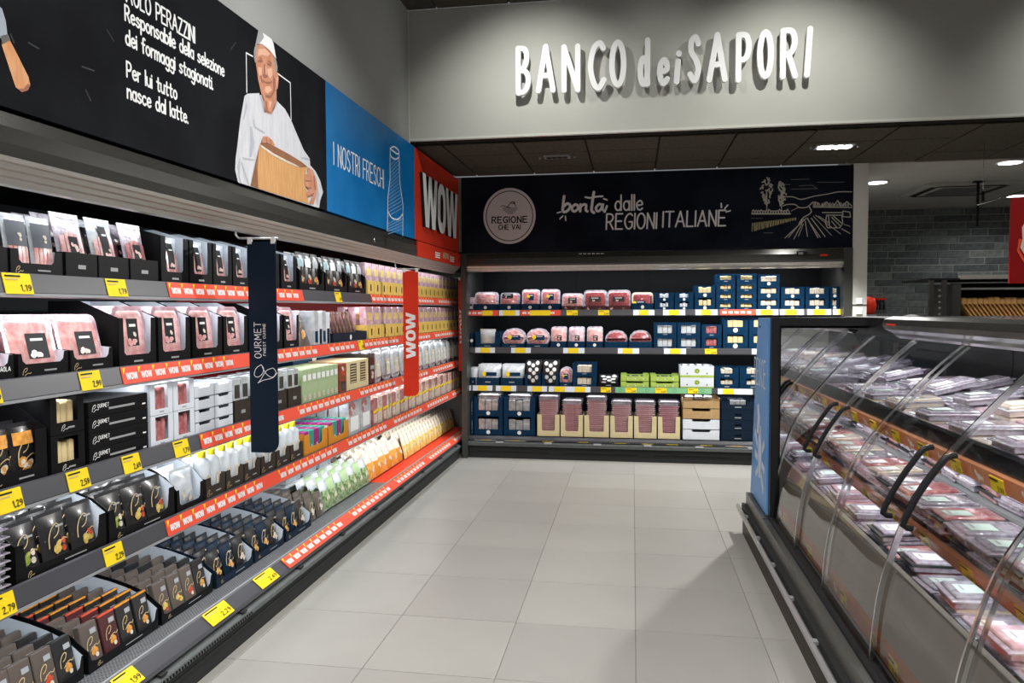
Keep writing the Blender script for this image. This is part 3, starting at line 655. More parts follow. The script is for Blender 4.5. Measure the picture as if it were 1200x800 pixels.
MB().box(-2.62, -1.905, 5.6, Y1, .205, .222, redm).obj('red_deck_mat', lch)
MB().prof([(-1.905, .228), (-1.845, .180), (-1.838, .165), (-1.85, .155), (-1.91, .20)], Y0, Y1, 'y', railg, True).obj('price_rail', lch)
MB().prof([(-1.906, .236), (-1.896, .236), (-1.896, .222), (-1.906, .222)], Y0, Y1, 'y', railpale, True).obj('deck_lip', lch)
MB().prof([(-2.62, .20), (-1.86, .15), (-1.86, .06), (-2.62, .06)], Y0, Y1, 'y', black_m, True).obj('air_grille_box', lch)
MB().prof([(-1.862, .150), (-1.836, .146), (-1.818, .138), (-1.812, .124), (-1.820, .112), (-1.862, .112)], Y0, 7.715, 'y', bumperm, True).obj('bumper', lch)
MB().prof([(-1.862, .108), (-1.824, .106), (-1.822, .096), (-1.832, .090), (-1.822, .084), (-1.826, .070), (-1.862, .070)], Y0, 7.715, 'y', bumperd, True).obj('bumper', lch)
MB().box(-1.90, -1.832, Y0, 7.715, 0, .068, bumperd).obj('kick_plate', lch)
mb = MB()
for k in range(70):
    y = 1.9+k*.02
    mb.box(-1.818, -1.8105, y, y+.008, .122, .134, black_m)
mb.obj('vent_slots', lch, kind='stuff')
for k in range(9): MB().box(-1.85, -1.822, 2.6+k*.62, 2.64+k*.62, .149, .156, bumperd).obj('bumper_clip', lch)

# price tags and red promotional strips on the rails
def tag_left(lv, y0, y1, txt, m=yellowt):
    if lv == 5: f3 = lambda u, v, wd: (-1.845-.060*v/.077-.0-wd*.6+.001, u, .1815+.048*v/.077-wd*.8+.0012)
    else:
        xs, z = LV[lv]; f3 = lambda u, v, wd: (xs+.0255-.0145*v/.062-wd, u, z-.053+v)
    h = .062 if lv < 5 else .070
    t = MB().ext([(y0, -.004), (y1, -.004), (y1, h), (y0, h)], lambda u, v, wd: f3(u, v, wd-.003), .0025, m).obj('price_tag', lch)
    mb = MB(); g = lambda u, v, wd: f3(u, v, wd-.0045); L = y1-y0
    if txt and L > .07:
        text(mb, txt, y0+L*.55, h*.12, y0+L*.94, h*.30, .0032, g, blackp2, 2.4, cap=2)
        mb.flat([(y0+L*.06, h*.82), (y0+L*.62, h*.82), (y0+L*.62, h*.90), (y0+L*.06, h*.90)], g, blackp2)
        mb.flat([(y0+L*.06, h*.66), (y0+L*.5, h*.66), (y0+L*.5, h*.72), (y0+L*.06, h*.72)], g, goldm)
        mb.obj('price_print', t)
for lv, y0, y1, tx in ((1, 2.03, 2.139, '1,19'), (1, 2.489, 2.597, '1,79'), (2, 1.88, 1.985, '2,49'), (2, 2.317, 2.419, '2,99'), (3, 1.94, 2.032, '1,29'), (3, 2.222, 2.322, '2,59'), (3, 2.499, 2.597, '2,69'),
                       (3, 2.815, 2.918, '1,79'), (4, 1.86, 1.97, '2,79'), (4, 2.362, 2.461, '2,29'), (5, 2.406, 2.527, '1,99'), (5, 2.997, 3.177, '2,29'), (5, 3.446, 3.63, '2,49'), (1, 4.642, 4.743, '1,49'), (2, 5.0, 5.09, '1,99')): tag_left(lv, y0, y1, tx)
def promo_left(lv, y0, y1, dens=1.0):
    if lv == 5: f3 = lambda u, v, wd: (-1.845-.060*v/.077-wd*.6+.001, u, .1815+.048*v/.077-wd*.8+.0012); h = .070
    else:
        xs, z = LV[lv]; f3 = lambda u, v, wd: (xs+.0255-.0145*v/.062-wd, u, z-.053+v); h = .062
    t = MB().ext([(y0, -.003), (y1, -.003), (y1, h), (y0, h)], lambda u, v, wd: f3(u, v, wd-.0025), .002, redrail).obj('promotional_strip', lch)
    mb = MB(); my = MB(); y = y0+.012; g = lambda u, v, wd: f3(u, v, wd-.004); k = 0
    while y < y1-.085:
        if (k*7) % 11 not in (4, 8):
            wow(mb, y+.008, h*.22, .066, h*.42, g, whitep)
            my.flat([(y-.004, h*.55), (y+.012, h*.95), (y-.004, h*.95)], g, yellowt)
        y += .088; k += 1
    mb.obj('strip_lettering', t); my.obj('strip_corner_print', t, kind='stuff')
for lv, y0, y1 in ((1, 2.859, 4.155), (1, 5.32, 8.41), (2, 2.533, 4.99), (2, 5.10, 8.41), (3, 3.008, 8.41), (4, 2.723, 8.41), (5, 3.749, 8.41)): promo_left(lv, y0, y1)

# hanging strips (fins) under the canopy
def fin(name, label, x0, x1, y, z0, z1, m, kind):
    t = thing(name, label, 'hanging sign')
    P = [(x0, z0), (x1-.05, z0)]+[(x1-.05+.05*math.sin(a), z0+.05-.05*math.cos(a)) for a in (.4, .8, 1.2, PI/2)]+[(x1, z1), (x0, z1)]
    MB().ext(P, front(y), .004, m).obj('panel', t)
    MB().tube([(x0-.06, y+.002, z1+.10), (x0-.06, y+.002, z1+.035), (x0-.045, y+.002, z1+.018), (x1+.012, y+.002, z1+.014)], .0055, alub).obj('bracket', t)
    for xx in (x0+.012, x1-.012): MB().box(xx-.010, xx+.010, y-.005, y+.009, z1-.01, z1+.022, whitep).obj('clip', t)
    f = FB(y-.0012); W = x1-x0; mb = MB()
    if kind == 'gourmet':
        tf = lambda a, b: (x0+a/90*W, z1-(b-65)/712*(z1-z0))
        # lettering rotated to read upwards
        def vt(s_, u, v0, v1, hgt, wd, gap): # baseline at x=u, running up from v0 to v1
            g = lambda a, b, q: f(u-b, a, q); text(mb, s_, v0, 0, v1, hgt, wd, g, whitep, gap, cap=3)
        zz = lambda b: z1-(b-65)/712*(z1-z0)
        vt('OURMET', x0+.062, zz(455), zz(335), .034, .0035, 2.6); vt('FINEST CUISINE', x0+.085, zz(447), zz(340), .012, .002, 2.6)
        mb.obj('lettering', t)
        mb = MB(); q = lambda a, b: (x0+(a-22)/95*W, zz(b))
        for P in (smooth([(62, 478), (45, 490), (38, 512), (50, 520), (66, 508), (70, 490), (62, 478)], 4), smooth([(66, 486), (80, 510), (100, 520), (112, 505), (104, 490), (92, 492), (78, 500), (60, 528), (50, 540)], 4), smooth([(50, 540), (70, 530), (100, 522), (116, 505)], 4)): mb.stroke([q(*p) for p in P], .003, f, whitep)
        mb.obj('script_emblem', t)
    else:
        zm = z1-(z1-z0)*.33; g = lambda a, b, qq: f(x0+W*.80-b, a, qq)
        wow(mb, zm-.37, 0, .37, W*.62, g, whitep).obj('lettering', t)
fin('hanging_strip', 'navy hanging strip with silver script lettering in front of left shelves', -1.815, -1.672, 3.31, .905, 1.915, navyd, 'gourmet')
fin('hanging_strip', 'red hanging strip with white vertical lettering nearer the left', -1.81, -1.683, 5.72, .90, 1.90, redm, 'wow')
fin('hanging_strip', 'red hanging strip partly cut off by the corner post', -1.872, -1.808, 7.90, .92, 1.92, redm, 'wow')

# ================================================================== BACK CHILLER
BX0, BX1 = -1.742, 2.045
bch = thing('chiller_shelving', 'open wall chiller along the back with four levels', 'chiller', (0, 0, 0))
BZ = {1: 1.575, 2: 1.175, 3: .765, 4: .232}; YS = 7.85
MB().box(BX0-.058, BX0, YB-.03, 8.7, 0, 2.186, frame_m).obj('side_panel', bch)
MB().box(BX1, BX1+.078, YB-.03, 8.7, 0, 2.186, frame_m).obj('side_panel', bch)
MB().box(BX0, BX1, 8.6, 8.7, .1, 2.1, backdark).obj('back_panel', bch)
for k in range(5): x = BX0+.25+k*.82; MB().box(x, x+.03, 8.585, 8.6, .25, 1.97, mat('upright_steel', (.010, .011, .013), .5)).obj('shelf_upright', bch)
MB().box(BX0, BX1, 8.0, 8.70, 2.09, 2.186, black_m).obj('roof', bch)
P = [(YB+.02, 2.185), (YB-.005, 2.18), (YB-.022, 2.13), (YB-.022, 2.07), (YB-.012, 2.05), (YB+.10, 2.05), (YB+.10, 2.185)]
MB().prof(P, BX0, BX1, 'x', canopy_m, True).obj('canopy_fascia', bch)
MB().prof([(YB-.012, 2.05), (YB-.006, 2.03), (YB+.012, 2.022), (YB+.018, 2.004), (YB+.045, 1.995), (YB+.10, 1.995), (YB+.10, 2.05)], BX0, BX1, 'x', alu, True).obj('canopy_strip', bch)
MB().box(BX0, BX1, YB+.10, 8.6, 2.04, 2.09, black_m).obj('canopy_underside', bch)
MB().box(BX0+.05, BX1-.05, YB+.085, YB+.105, 2.0, 2.038, alu).obj('light_housing', bch)
MB().box(1.60, 1.70, YB-.026, YB-.02, 2.115, 2.155, blackp).box(1.615, 1.66, YB-.027, YB-.0255, 2.125, 2.147, greyp).obj('thermostat', bch)
MB().box(1.82, 1.89, YB-.025, YB-.02, 2.105, 2.125, redm).obj('red_badge', bch)
mb = MB()
for k in range(6): mb.box(-.55+k*.045, -.52+k*.045, YB-.024, YB-.021, 2.160, 2.168, whitep)
mb.obj('small_print', bch)
for k, z in BZ.items():
    if k < 4:
        MB().box(BX0, BX1, YS, 8.6, z-.03, z, backdark).obj('shelf', bch)
        MB().prof([(YS, z+.012), (YS-.010, z+.010), (YS-.020, z-.046), (YS-.010, z-.056), (YS, z-.05)], BX0, BX1, 'x', railg, True).obj('price_rail', bch)
MB().box(BX0, BX1, YS-.02, 8.6, .20, .228, backdark).obj('deck', bch)
MB().prof([(YS-.02, .232), (YS-.055, .205), (YS-.055, .185), (YS-.02, .195)], BX0, BX1, 'x', railg, True).obj('price_rail', bch)
MB().prof([(YB+.005, .175), (YB+.0, .165), (YB+.0, .135), (YB+.07, .13), (YB+.07, .175)], BX0, BX1, 'x', bumperm, True).obj('bumper', bch)
MB().box(BX0, BX1, YB+.03, YB+.12, 0, .13, bumperd).obj('kick_plate', bch)
mb = MB()
for k in range(140):
    x = BX0+.1+k*.026
    if k % 36 < 30: mb.box(x, x+.012, YB+.027, YB+.031, .062, .074, black_m)
mb.obj('vent_slots', bch, kind='stuff')
for k in range(7): MB().box(-1.44+k*.52, -1.36+k*.52, YB-.004, YB+.03, .168, .182, greyp).obj('bumper_clip', bch)
def tag_back(lv, px0, px1, m, wide=None):
    # wide: white/green/red holder behind the yellow tag, in photo pixels along the rail
    z = BZ[lv]
    def X(px): return PX(px, 362-(z-1.587)*110, y=YS-.015).x
    if lv < 4: f = lambda u, v, wd: (u, YS-.0215+.011*v/.055-.0015+wd, z-.048+v); h = .056
    else: f = lambda u, v, wd: (u, YS-.057+.036*v/.05+wd, .186+.046*v/.05); h = .046
    par = bch
    if wide:
        a, b = X(wide[0]), X(wide[1]); par = MB().ext([(a, 0), (b, 0), (b, h), (a, h)], f, .001, wide[2]).obj('tag_holder', bch)
        if wide[2] is redrail:
            mb = MB(); u = a+.02
            while u < b-.05: wow(mb, u, h*.25, .045, h*.45, lambda p, q, r: f(p, q, r-.001), whitep); u += .06
            mb.obj('strip_lettering', par)
        if wide[2] is pgreen2:
            mb = MB(); u = a+.05
            while u < b-.03: mb.ring(u, h*.5, .018, .018, .003, lambda p, q, r: f(p, q, r-.001), tealp, 14); u += .14
            mb.obj('strip_emblem', par)
    if px0 is not None:
        a, b = X(px0), X(px1); g = lambda u, v, wd: f(u, v, wd-.0015)
        t = MB().ext([(a, .002), (b, .002), (b, h-.002), (a, h-.002)], g, .001, m).obj('price_tag', bch if par is bch else par)
        if par is bch:
            mb = MB(); mb.flat([(a+.01, h*.68), (a+.06, h*.68), (a+.06, h*.76), (a+.01, h*.76)], lambda p, q, r: f(p, q, r-.003), blackp2)
            text(mb, '2,49', a+(b-a)*.55, h*.15, b-.008, h*.3, .003, lambda p, q, r: f(p, q, r-.003), blackp2, 2.4, cap=2); mb.obj('price_print', t)
pgreen2 = mat('green_tag_holder', (.20, .46, .24), .5); tealp = mat('teal_print', (.02, .14, .10), .5); whold = mat('white_tag_holder', (.70, .76, .84), .4)
for lv, a, b, wd in ((1, 565, 577, (545, 584, redrail)), (1, 590, 604, (585, 609, whold)), (1, 621, 645, (610, 657, redrail)), (1, 664, 677, None), (1, 701, 714, None), (1, 749, 760, (742, 767, whold)), (1, 784, 796, (777, 803, whold)), (1, 822, 833, (815, 841, whold)), (1, None, None, (844, 885, redrail)),
                     (1, 891, 905, (886, 912, whold)), (1, 920, 934, (914, 942, whold)), (1, 953, 967, (946, 974, whold)), (1, 982, 988, (976, 989, whold)),
                     (2, None, None, (546, 549, whold)), (2, 563, 574, (557, 580, whold)), (2, 604, 616, (599, 622, whold)), (2, 666, 678, (660, 685, whold)), (2, 730, 741, (724, 749, whold)), (2, 785, 797, (778, 804, whold)), (2, 826, 840, None), (2, None, None, (881, 889, whold)),
                     (3, None, None, (546, 552, whold)), (3, 560, 571, (554, 577, whold)), (3, 587, 599, (581, 605, whold)), (3, 624, 635, (618, 641, whold)), (3, 649, 662, (643, 670, whold)), (3, 674, 686, (670, 692, whold)), (3, 704, 716, None), (3, None, None, (721, 834, pgreen2)), (3, 733, 746, None), (3, 768, 781, None), (3, 806, 818, None), (3, 847, 860, (841, 882, whold)),
                     (4, 565, 576, (557, 582, whold)), (4, 599, 610, (592, 617, whold)), (4, 636, 649, None), (4, 678, 690, None), (4, 720, 734, None), (4, 752, 765, None), (4, 781, 794, None), (4, 820, 834, None), (4, 856, 869, (850, 880, whold))): tag_back(lv, a, b, yellowt, wd)

# ================================================================== GLASS COUNTER (right)
CY0, CY1 = .6, 4.75
GP = [(.858, .298), (.870, .45), (.888, .58), (.922, .71), (.975, .87), (1.055, 1.01), (1.17, 1.157), (1.30, 1.305), (1.43, 1.428)]
gpS = smooth(GP, 3)
ct = thing('glass_counter', 'long refrigerated counter with curved glass sliding doors on the right', 'chiller', (0, 0, 0))
MB().box(.80, 2.3, CY0, 5.40, .0, .02, black_m).box(.775, .80, CY0, 5.40, 0, .12, mat('kick_brown', (.035, .027, .02), .4)).obj('kick_plate', ct)
MB().box(.80, .835, CY0, CY1, .12, .285, greyfas).obj('lower_fascia', ct)
MB().prof([(.835, .285), (.835, .30), (.85, .305), (.90, .300), (.90, .27), (.84, .27)], CY0, CY1, 'y', blackp, True).obj('door_track', ct)
MB().prof([(.892, .300), (.897, .310), (.902, .300)], CY0, CY1, 'y', alub, True).obj('track_ridge', ct)
MB().prof([(.755, .150), (.742, .160), (.742, .178), (.755, .188), (.765, .180), (.765, .158)], CY0, 5.50, 'y', alub, True).obj('bumper_rail', ct)
MB().box(.775, .80, CY0, 5.45, .118, .205, bumperd).obj('bumper_backing', ct)
for k in range(9): y = 1.3+k*.48; MB().box(.752, .785, y, y+.035, .178, .192, alub).obj('bumper_bracket', ct)
# doors: two tracks
edge_m = mat('door_edge_chrome', (.72, .73, .74), .15, metal=1)
JY = [4.75, 4.115, 3.518, 2.838, 2.16, 1.48, .8]
for i in range(len(JY)-1):
    y1, y0 = JY[i], JY[i+1]; off = 0 if i % 2 == 0 else .016; yy0, yy1 = y0-.015, y1+.015 if i else y1-.01
    pr_ = [(x+off, z-off*.6) for x, z in gpS]
    d = MB().prof(pr_, yy0, yy1, 'y', glass).obj('glass_door', ct, fix=False)
    for y_ in (yy0, yy1-.012):
        mb = MB(); A = pr_
        for a, b in zip(A[:-1], A[1:]):
            mb.add([(a[0]-.004, y_, a[1]+.002), (a[0]+.006, y_, a[1]-.004), (b[0]+.006, y_, b[1]-.004), (b[0]-.004, y_, b[1]+.002), (a[0]-.004, y_+.009, a[1]+.002), (a[0]+.006, y_+.009, a[1]-.004), (b[0]+.006, y_+.009, b[1]-.004), (b[0]-.004, y_+.009, b[1]+.002)],
                   [(0, 1, 2, 3), (4, 7, 6, 5), (0, 3, 7, 4), (1, 5, 6, 2)], edge_m)
        mb.obj('door_edge', d)
    hy = yy1-.10 if i % 2 else yy0+.09
    if i in (0, 1, 2, 3, 4):
        hp = [(x-.035+off, z+.012) for x, z in gpS if .78 < z < 1.06]; hp = [(hp[0][0]+.032, hp[0][1]-.01)]+hp+[(hp[-1][0]+.034, hp[-1][1]+.01)]
        MB().tube([(x, hy, z) for x, z in smooth(hp, 2)], .011, blackp, 8).obj('door_handle', d)
P = [(1.36, 1.475), (1.345, 1.50), (1.355, 1.530), (1.40, 1.545), (2.30, 1.545), (2.30, 1.47), (1.47, 1.45), (1.44, 1.425), (1.41, 1.440), (1.40, 1.455)]
MB().prof(P, CY0, 4.33, 'y', canopy_m, True).obj('canopy', ct)
MB().prof([(1.40, 1.455), (1.40, 1.535), (2.30, 1.535), (2.30, 1.45)], 4.33, CY1+.6, 'y', blackp, True).obj('canopy_end', ct)
MB().box(1.345, 1.352, 4.12, 4.26, 1.497, 1.507, redm).obj('red_badge', ct)
MB().box(2.2, 2.3, CY0, CY1, .02, 1.47, mat('counter_back', (.035, .04, .045), .3)).obj('back_panel', ct)
# end wall: framed mirror
MB().box(.90, 2.2, CY1+.004, CY1+.02, .30, 1.47, mirror).obj('mirror_end_wall', ct)
e = MB(); e.box(.838, .885, CY1-.03, CY1+.03, .295, 1.535, blackp).obj('end_frame_post', ct)
MB().box(.885, 1.40, CY1-.03, CY1+.03, 1.485, 1.535, blackp).obj('end_frame_top', ct)
MB().box(.86, 2.2, CY1+.022, CY1+.04, .12, 1.47, blackp).obj('end_wall', ct)
# end cap with blue panel (narrower at the top)
mb = MB(); A = [(4.79, .29), (5.40, .29), (5.10, 1.53), (4.79, 1.53)]
mb.ext(A, lambda u, v, q: (.84+q, u, v), 1.4, blackp).obj('end_cap', ct)
MB().ext([(4.785, .30), (5.63-.22, .30), (5.16, 1.528), (4.69+.08, 1.528)], lambda u, v, q: (.828+q, u, v), .012, bluep).obj('blue_end_panel', ct)
MB().box(.80, 2.2, CY1, 5.42, .12, .29, greyfas).obj('end_fascia', ct)
f = lambda u, v, q: (.827+q, 10-u, v)      # viewed from -x: right = -y
mb = MB(); text(mb, 'PESCE', 10-5.28, 1.085, 10-4.86, .17, .016, f, mat('panel_print_pale', (.66, .76, .90), .5), 2.0); mb.obj('panel_lettering', ct)
pp = mat('panel_print_pale', (.66, .76, .90), .5)
# shellfish drawing on the blue panel
U = lambda a, b: (10-5.30+a*.50, .42+b*.55)
for nm, P in (('claw_print', [(.28, .62), (.34, .80), (.30, .95), (.42, 1.0), (.52, .84), (.50, .62)]), ('body_print', [(.46, .10), (.40, .40), (.46, .72), (.58, .74), (.66, .42), (.60, .12)]), ('leg_print', [(.38, .5), (.16, .66), (.12, .56), (.34, .42)]), ('leg_print', [(.38, .36), (.14, .40), (.14, .30), (.36, .28)]),
              ('leg_print', [(.40, .24), (.20, .12), (.26, .06), (.42, .16)]), ('leg_print', [(.68, .5), (.84, .62), (.88, .54), (.70, .42)]), ('leg_print', [(.68, .34), (.90, .30), (.88, .22), (.68, .26)]), ('leg_print', [(.62, .14), (.78, -.04), (.84, .04), (.66, .22)])):
    MB().flat([U(*p) for p in P], f, pp).obj(nm, ct)
MB().tube([(.826, 5.06, 1.47), (.822, 5.06, 1.47)], .008, blackp).obj('screw', ct)
# interior: inner front panel, shelves, rails
MB().prof([(.905, .40), (.930, .50), (.975, .615), (1.0, .612), (.95, .48), (.93, .38)], CY0, CY1, 'y', beigein, True).obj('inner_front_panel', ct)
MB().prof([(.902, .31), (.900, .375), (.905, .40), (.93, .38), (.93, .31)], CY0, CY1, 'y', orangel, True).obj('lower_label_rail', ct)
MB().box(1.0, 2.2, CY0, CY1, .50, .515, greyp).obj('well_floor', ct)
MB().prof([(1.025, .79), (1.035, .745), (1.05, .745), (1.05, .79)], CY0, CY1, 'y', orangel, True).obj('label_rail', ct)
MB().box(1.05, 2.2, CY0, CY1, .755, .77, greyp).obj('shelf', ct)
MB().box(1.295, 2.2, CY0, CY1, .770, .865, greyp).obj('shelf_step', ct)
MB().prof([(1.128, 1.065), (1.140, 1.010), (1.155, 1.010), (1.155, 1.065)], CY0, CY1, 'y', orangel, True).obj('label_rail', ct)
MB().box(1.155, 2.2, CY0, CY1, 1.015, 1.03, greyp).obj('shelf', ct)
MB().prof([(1.150, 1.065), (1.185, 1.125), (1.188, 1.125), (1.155, 1.062)], CY0, CY1, 'y', acryl, True).obj('clear_riser', ct)
k = 0
for rx0, rz0, rx1, rz1, sp, o_ in ((1.126, 1.014, 1.1155, 1.062, .30, .05), (1.033, .748, 1.023, .788, .34, .12), (.900, .315, .8985, .372, .62, .2)):
    y = CY0+o_
    while y < CY1-.15:
        ff = lambda u, v, q: (rx0+(rx1-rx0)*v+q-.001-.0009*(q == 0), 10-u, rz0+(rz1-rz0)*v)
        t = MB().ext([(10-y-.09, .0), (10-y, .0), (10-y, 1), (10-y-.09, 1)], ff, .001, yellowt).obj('price_tag', ct)
        mb = MB(); gg = lambda u, v, q: (rx0+(rx1-rx0)*v/.05-.004, 10-u, rz0+(rz1-rz0)*v/.05)
        text(mb, random.choice(('4,29', '3,99', '5,49', '4,79')), 10-y-.042, .006, 10-y-.006, .016, .0024, gg, blackp2, 2.4, cap=2)
        mb.flat([(10-y-.085, .038), (10-y-.03, .038), (10-y-.03, .044), (10-y-.085, .044)], gg, blackp2); mb.obj('price_print', t)
        # small white animal silhouette print between tags
        if o_ != .12:
            c = 10-y-.16; mb = MB(); h0 = (lambda v: v*.05)
            mb.ell(c, .026, .020, .011, gg, foodw); mb.ell(c-.02, .038, .008, .009, gg, foodw); mb.flat([(c+.012, .02), (c+.03, .034), (c+.026, .014)], gg, foodw); mb.flat([(c-.012, .018), (c-.006, .018), (c-.008, .004), (c-.014, .004)], gg, foodw)
            mb.obj('animal_print', ct)
        y += sp

# ================================================================== PRODUCTS: prototypes
# local frame: x across, y away from the shopper (front at y=0), z up
def mk(name, root, *parts):
    # root: MB; parts: (part name, MB, [sub-parts])
    def one(p): return (p[0], p[1].mesh(p[0]), [one(q) for q in (p[2] if len(p) > 2 else [])])
    bm = root.mesh(name); return (name, bm, [one(p) for p in parts])
EXT = {}
def spawn(p, loc, rz, label, cat, group=None, tilt=0, roll=0, s=1.0):
    o = link(p[0], p[1], None, label, cat, group)
    k = p[1].name
    if k not in EXT: EXT[k] = (max(v.co.y for v in p[1].vertices), max(abs(v.co.x) for v in p[1].vertices))
    o.location = (loc[0], loc[1], loc[2]+.0012+(EXT[k][0]*math.sin(-tilt) if tilt < 0 else 0)+EXT[k][1]*math.sin(abs(roll))); o.rotation_euler = (tilt, roll, rz)
    if s != 1.0: o.scale = (s, s, s)
    def kids(par, L):
        for n, me, sub in L:
            c = link(n, me, par); kids(c, sub)
    kids(o, p[2]); return o
def bulge(w, h, t):
    def b(u, v):
        a = max(0, 1-abs(2*u/w)**3); c = max(0, math.sin(PI*min(1, max(0, v/h))))**.55
        return t/2*a*c
    return b
def pouch_mb(w, h, t, m, crimp=True, nx=4, nz=5, yc=None):
    b = bulge(w, h*.94, t); mb = MB(); vs = []; fs = []; yc = t/2 if yc is None else yc
    for j in range(nz+1):
        v = h*.94*j/nz
        for i in range(nx+1): u = -w/2+w*i/nx; vs.append((u*(1-.04*math.sin(PI*j/nz)), yc-b(u, v)-.0008, v))
    n = len(vs)
    for j in range(nz+1):
        v = h*.94*j/nz
        for i in range(nx+1): u = -w/2+w*i/nx; vs.append((u*(1-.04*math.sin(PI*j/nz)), yc+b(u, v)+.0008, v))
    for j in range(nz):
        for i in range(nx):
            a = j*(nx+1)+i; fs.append((a, a+1, a+nx+2, a+nx+1)); fs.append((n+a, n+a+nx+1, n+a+nx+2, n+a+1))
    mb.add(vs, fs, m, True)
    mb.box(-w/2, w/2, yc-.0015, yc+.0015, h*.93, h, m)
    return mb, (lambda u, v, q: (u, yc-b(u, v)-.0022-(.0006 if q == 0 else 0)+q, v))
def swirl(mb, f, cx, cy, s, m, wd=.0035):
    for P in ([(-.5, -.5), (-.45, .0), (-.2, .42), (.15, .6), (.3, .45), (.1, .1), (-.2, -.05)], [(-.2, -.6), (.1, -.35), (.5, -.2), (.8, -.3), (1.0, -.1)]):
        mb.stroke(smooth([(cx+a*s, cy+b*s) for a, b in P], 3), wd, f, m, cap=1)
    return mb
def food(mb, f, cx, cy, s, m, n=5, m2=None):
    R = random.Random(int(cx*1000+cy*77+s*999))
    for i in range(n): mb.ell(cx+R.uniform(-.6, .6)*s, cy+R.uniform(-.6, .6)*s, s*R.uniform(.3, .5), s*R.uniform(.25, .4), (lambda u, v, q, k=i: f(u, v, q) if q else (lambda p: (p[0], p[1]-.0002*k, p[2]))(f(u, v, 0))), m2 if (m2 and i % 3 == 2) else m, 8, R.uniform(0, 3))
    return mb
def lift(f, e): return lambda u, v, q: (lambda p: (p[0], p[1]-e, p[2]))(f(u, v, q))

CW = {}
def carton(w, d, hf, hb, body, inner=inner_w, notch=None, side='slope', mark='swirl', markm=goldm, name='display_carton', window=None):
    mb = MB(); T = .003
    mb.box(-w/2, w/2, 0, d, 0, .003, body)
    mb.ext([(-w/2, 0), (w/2, 0), (w/2, hb), (-w/2, hb)], lambda u, v, q: (u, d-q, v), T, body, inner, body)
    if side == 'curve': S = [(0, 0), (d, 0), (d, hb)]+[(d*(1-k/7), hf+(hb-hf)*math.sin(PI/2*(1-k/7))**.6) for k in range(1, 7)]+[(0, hf)]
    elif side == 'full': S = [(0, 0), (d, 0), (d, hb), (0, hb)]
    elif side == 'low': S = [(0, 0), (d, 0), (d, hb), (d*.8, hf), (0, hf)]
    else: S = [(0, 0), (d, 0), (d, hb), (d*.55, hb), (0, hf)]
    mb.ext(S, lambda u, v, q: (-w/2+q, u, v), T, body, inner, body); mb.ext(S, lambda u, v, q: (w/2-q, u, v), T, body, inner, body)
    if notch:
        nw, nz = notch; a = w/2*nw
        P = [(-w/2, 0), (w/2, 0), (w/2, hf), (a, hf), (a*.94, nz+.01), (a*.8, nz), (-a*.8, nz), (-a*.94, nz+.01), (-a, hf), (-w/2, hf)]
    elif window:
        P = None; ww, z0, z1 = window; a = w/2*ww
        for x0, x1, q0, q1 in ((-w/2, -a, 0, hf), (a, w/2, 0, hf), (-a, a, 0, z0), (-a, a, z1, hf)):
            if q1-q0 > .002: mb.ext([(x0, q0), (x1, q0), (x1, q1), (x0, q1)], FZ, T, body, inner, body)
    else: P = [(-w/2, 0), (w/2, 0), (w/2, hf), (-w/2, hf)]
    if P: mb.ext(P, FZ, T, body, inner, body)
    parts = []; f = front(-.0008); m2 = MB(); zlow = notch[1] if notch else (window[1] if window else hf)
    if mark == 'swirl': swirl(m2, f, -w*.36, min(zlow, hf)*.5, min(zlow, .10)*.42, markm, .0022); m2.flat([(0, zlow*.45), (w*.25, zlow*.45), (w*.25, zlow*.56), (0, zlow*.56)], f, greyp)
    elif mark == 'dot': m2.ell(0, zlow*.5, min(.018, zlow*.36), min(.018, zlow*.36), f, whitep, 12)
    elif mark == 'line': m2.flat([(-w*.12, zlow*.4), (w*.12, zlow*.4), (w*.12, zlow*.55), (-w*.12, zlow*.55)], f, greyp)
    elif mark == 'glyph': m2.flat([(-.012, zlow*.3), (.012, zlow*.3), (.012, zlow*.75), (-.012, zlow*.75)], f, blackp2)
    elif mark == 'meat': food(m2, f, -w*.3, hf*.5, hf*.4, ham, 4); swirl(m2, f, w*.2, hf*.45, hf*.4, goldm, .002)
    if mark: parts.append(('front_print', m2))
    p = mk(name, mb, *parts); CW[p[1].name] = w; return p

def ham_bag(w, h, meat=ham, lab=blackp2, style=0):
    mb, f = pouch_mb(w, h, .028, filmw if style != 2 else lav)
    m1 = MB()
    for k in range(5): m1.patch(-w*.40+k*w*.165, -w*.40+k*w*.165+w*.135, .02, h*(.60+.10*math.sin(PI*(k+.5)/5)), lift(f, .0022), meat, 3)
    m2 = MB(); L = lift(f, .0035)
    if style == 0: m2.patch(-w*.16, w*.16, h*.30, h*.86, L, lab); food(m2, lift(f, .0045), .005, h*.42, w*.15, ham, 5, foodw); m2.flat([(-w*.08, h*.70), (w*.1, h*.70), (w*.1, h*.73), (-w*.08, h*.73)], lift(f, .0045), whitep)
    elif style == 1: m2.patch(-w*.42, w*.42, h*.46, h*.88, L, mat('grey_label', (.13, .14, .16), .4)); food(m2, lift(f, .0045), 0, h*.6, w*.18, foodw, 4)
    else: m2.patch(-w*.15, w*.17, h*.36, h*.62, L, lab); food(m2, lift(f, .0045), .0, h*.46, w*.14, ham, 5, foodw)
    return mk('meat_bag', mb, ('meat', m1), ('sticker', m2))
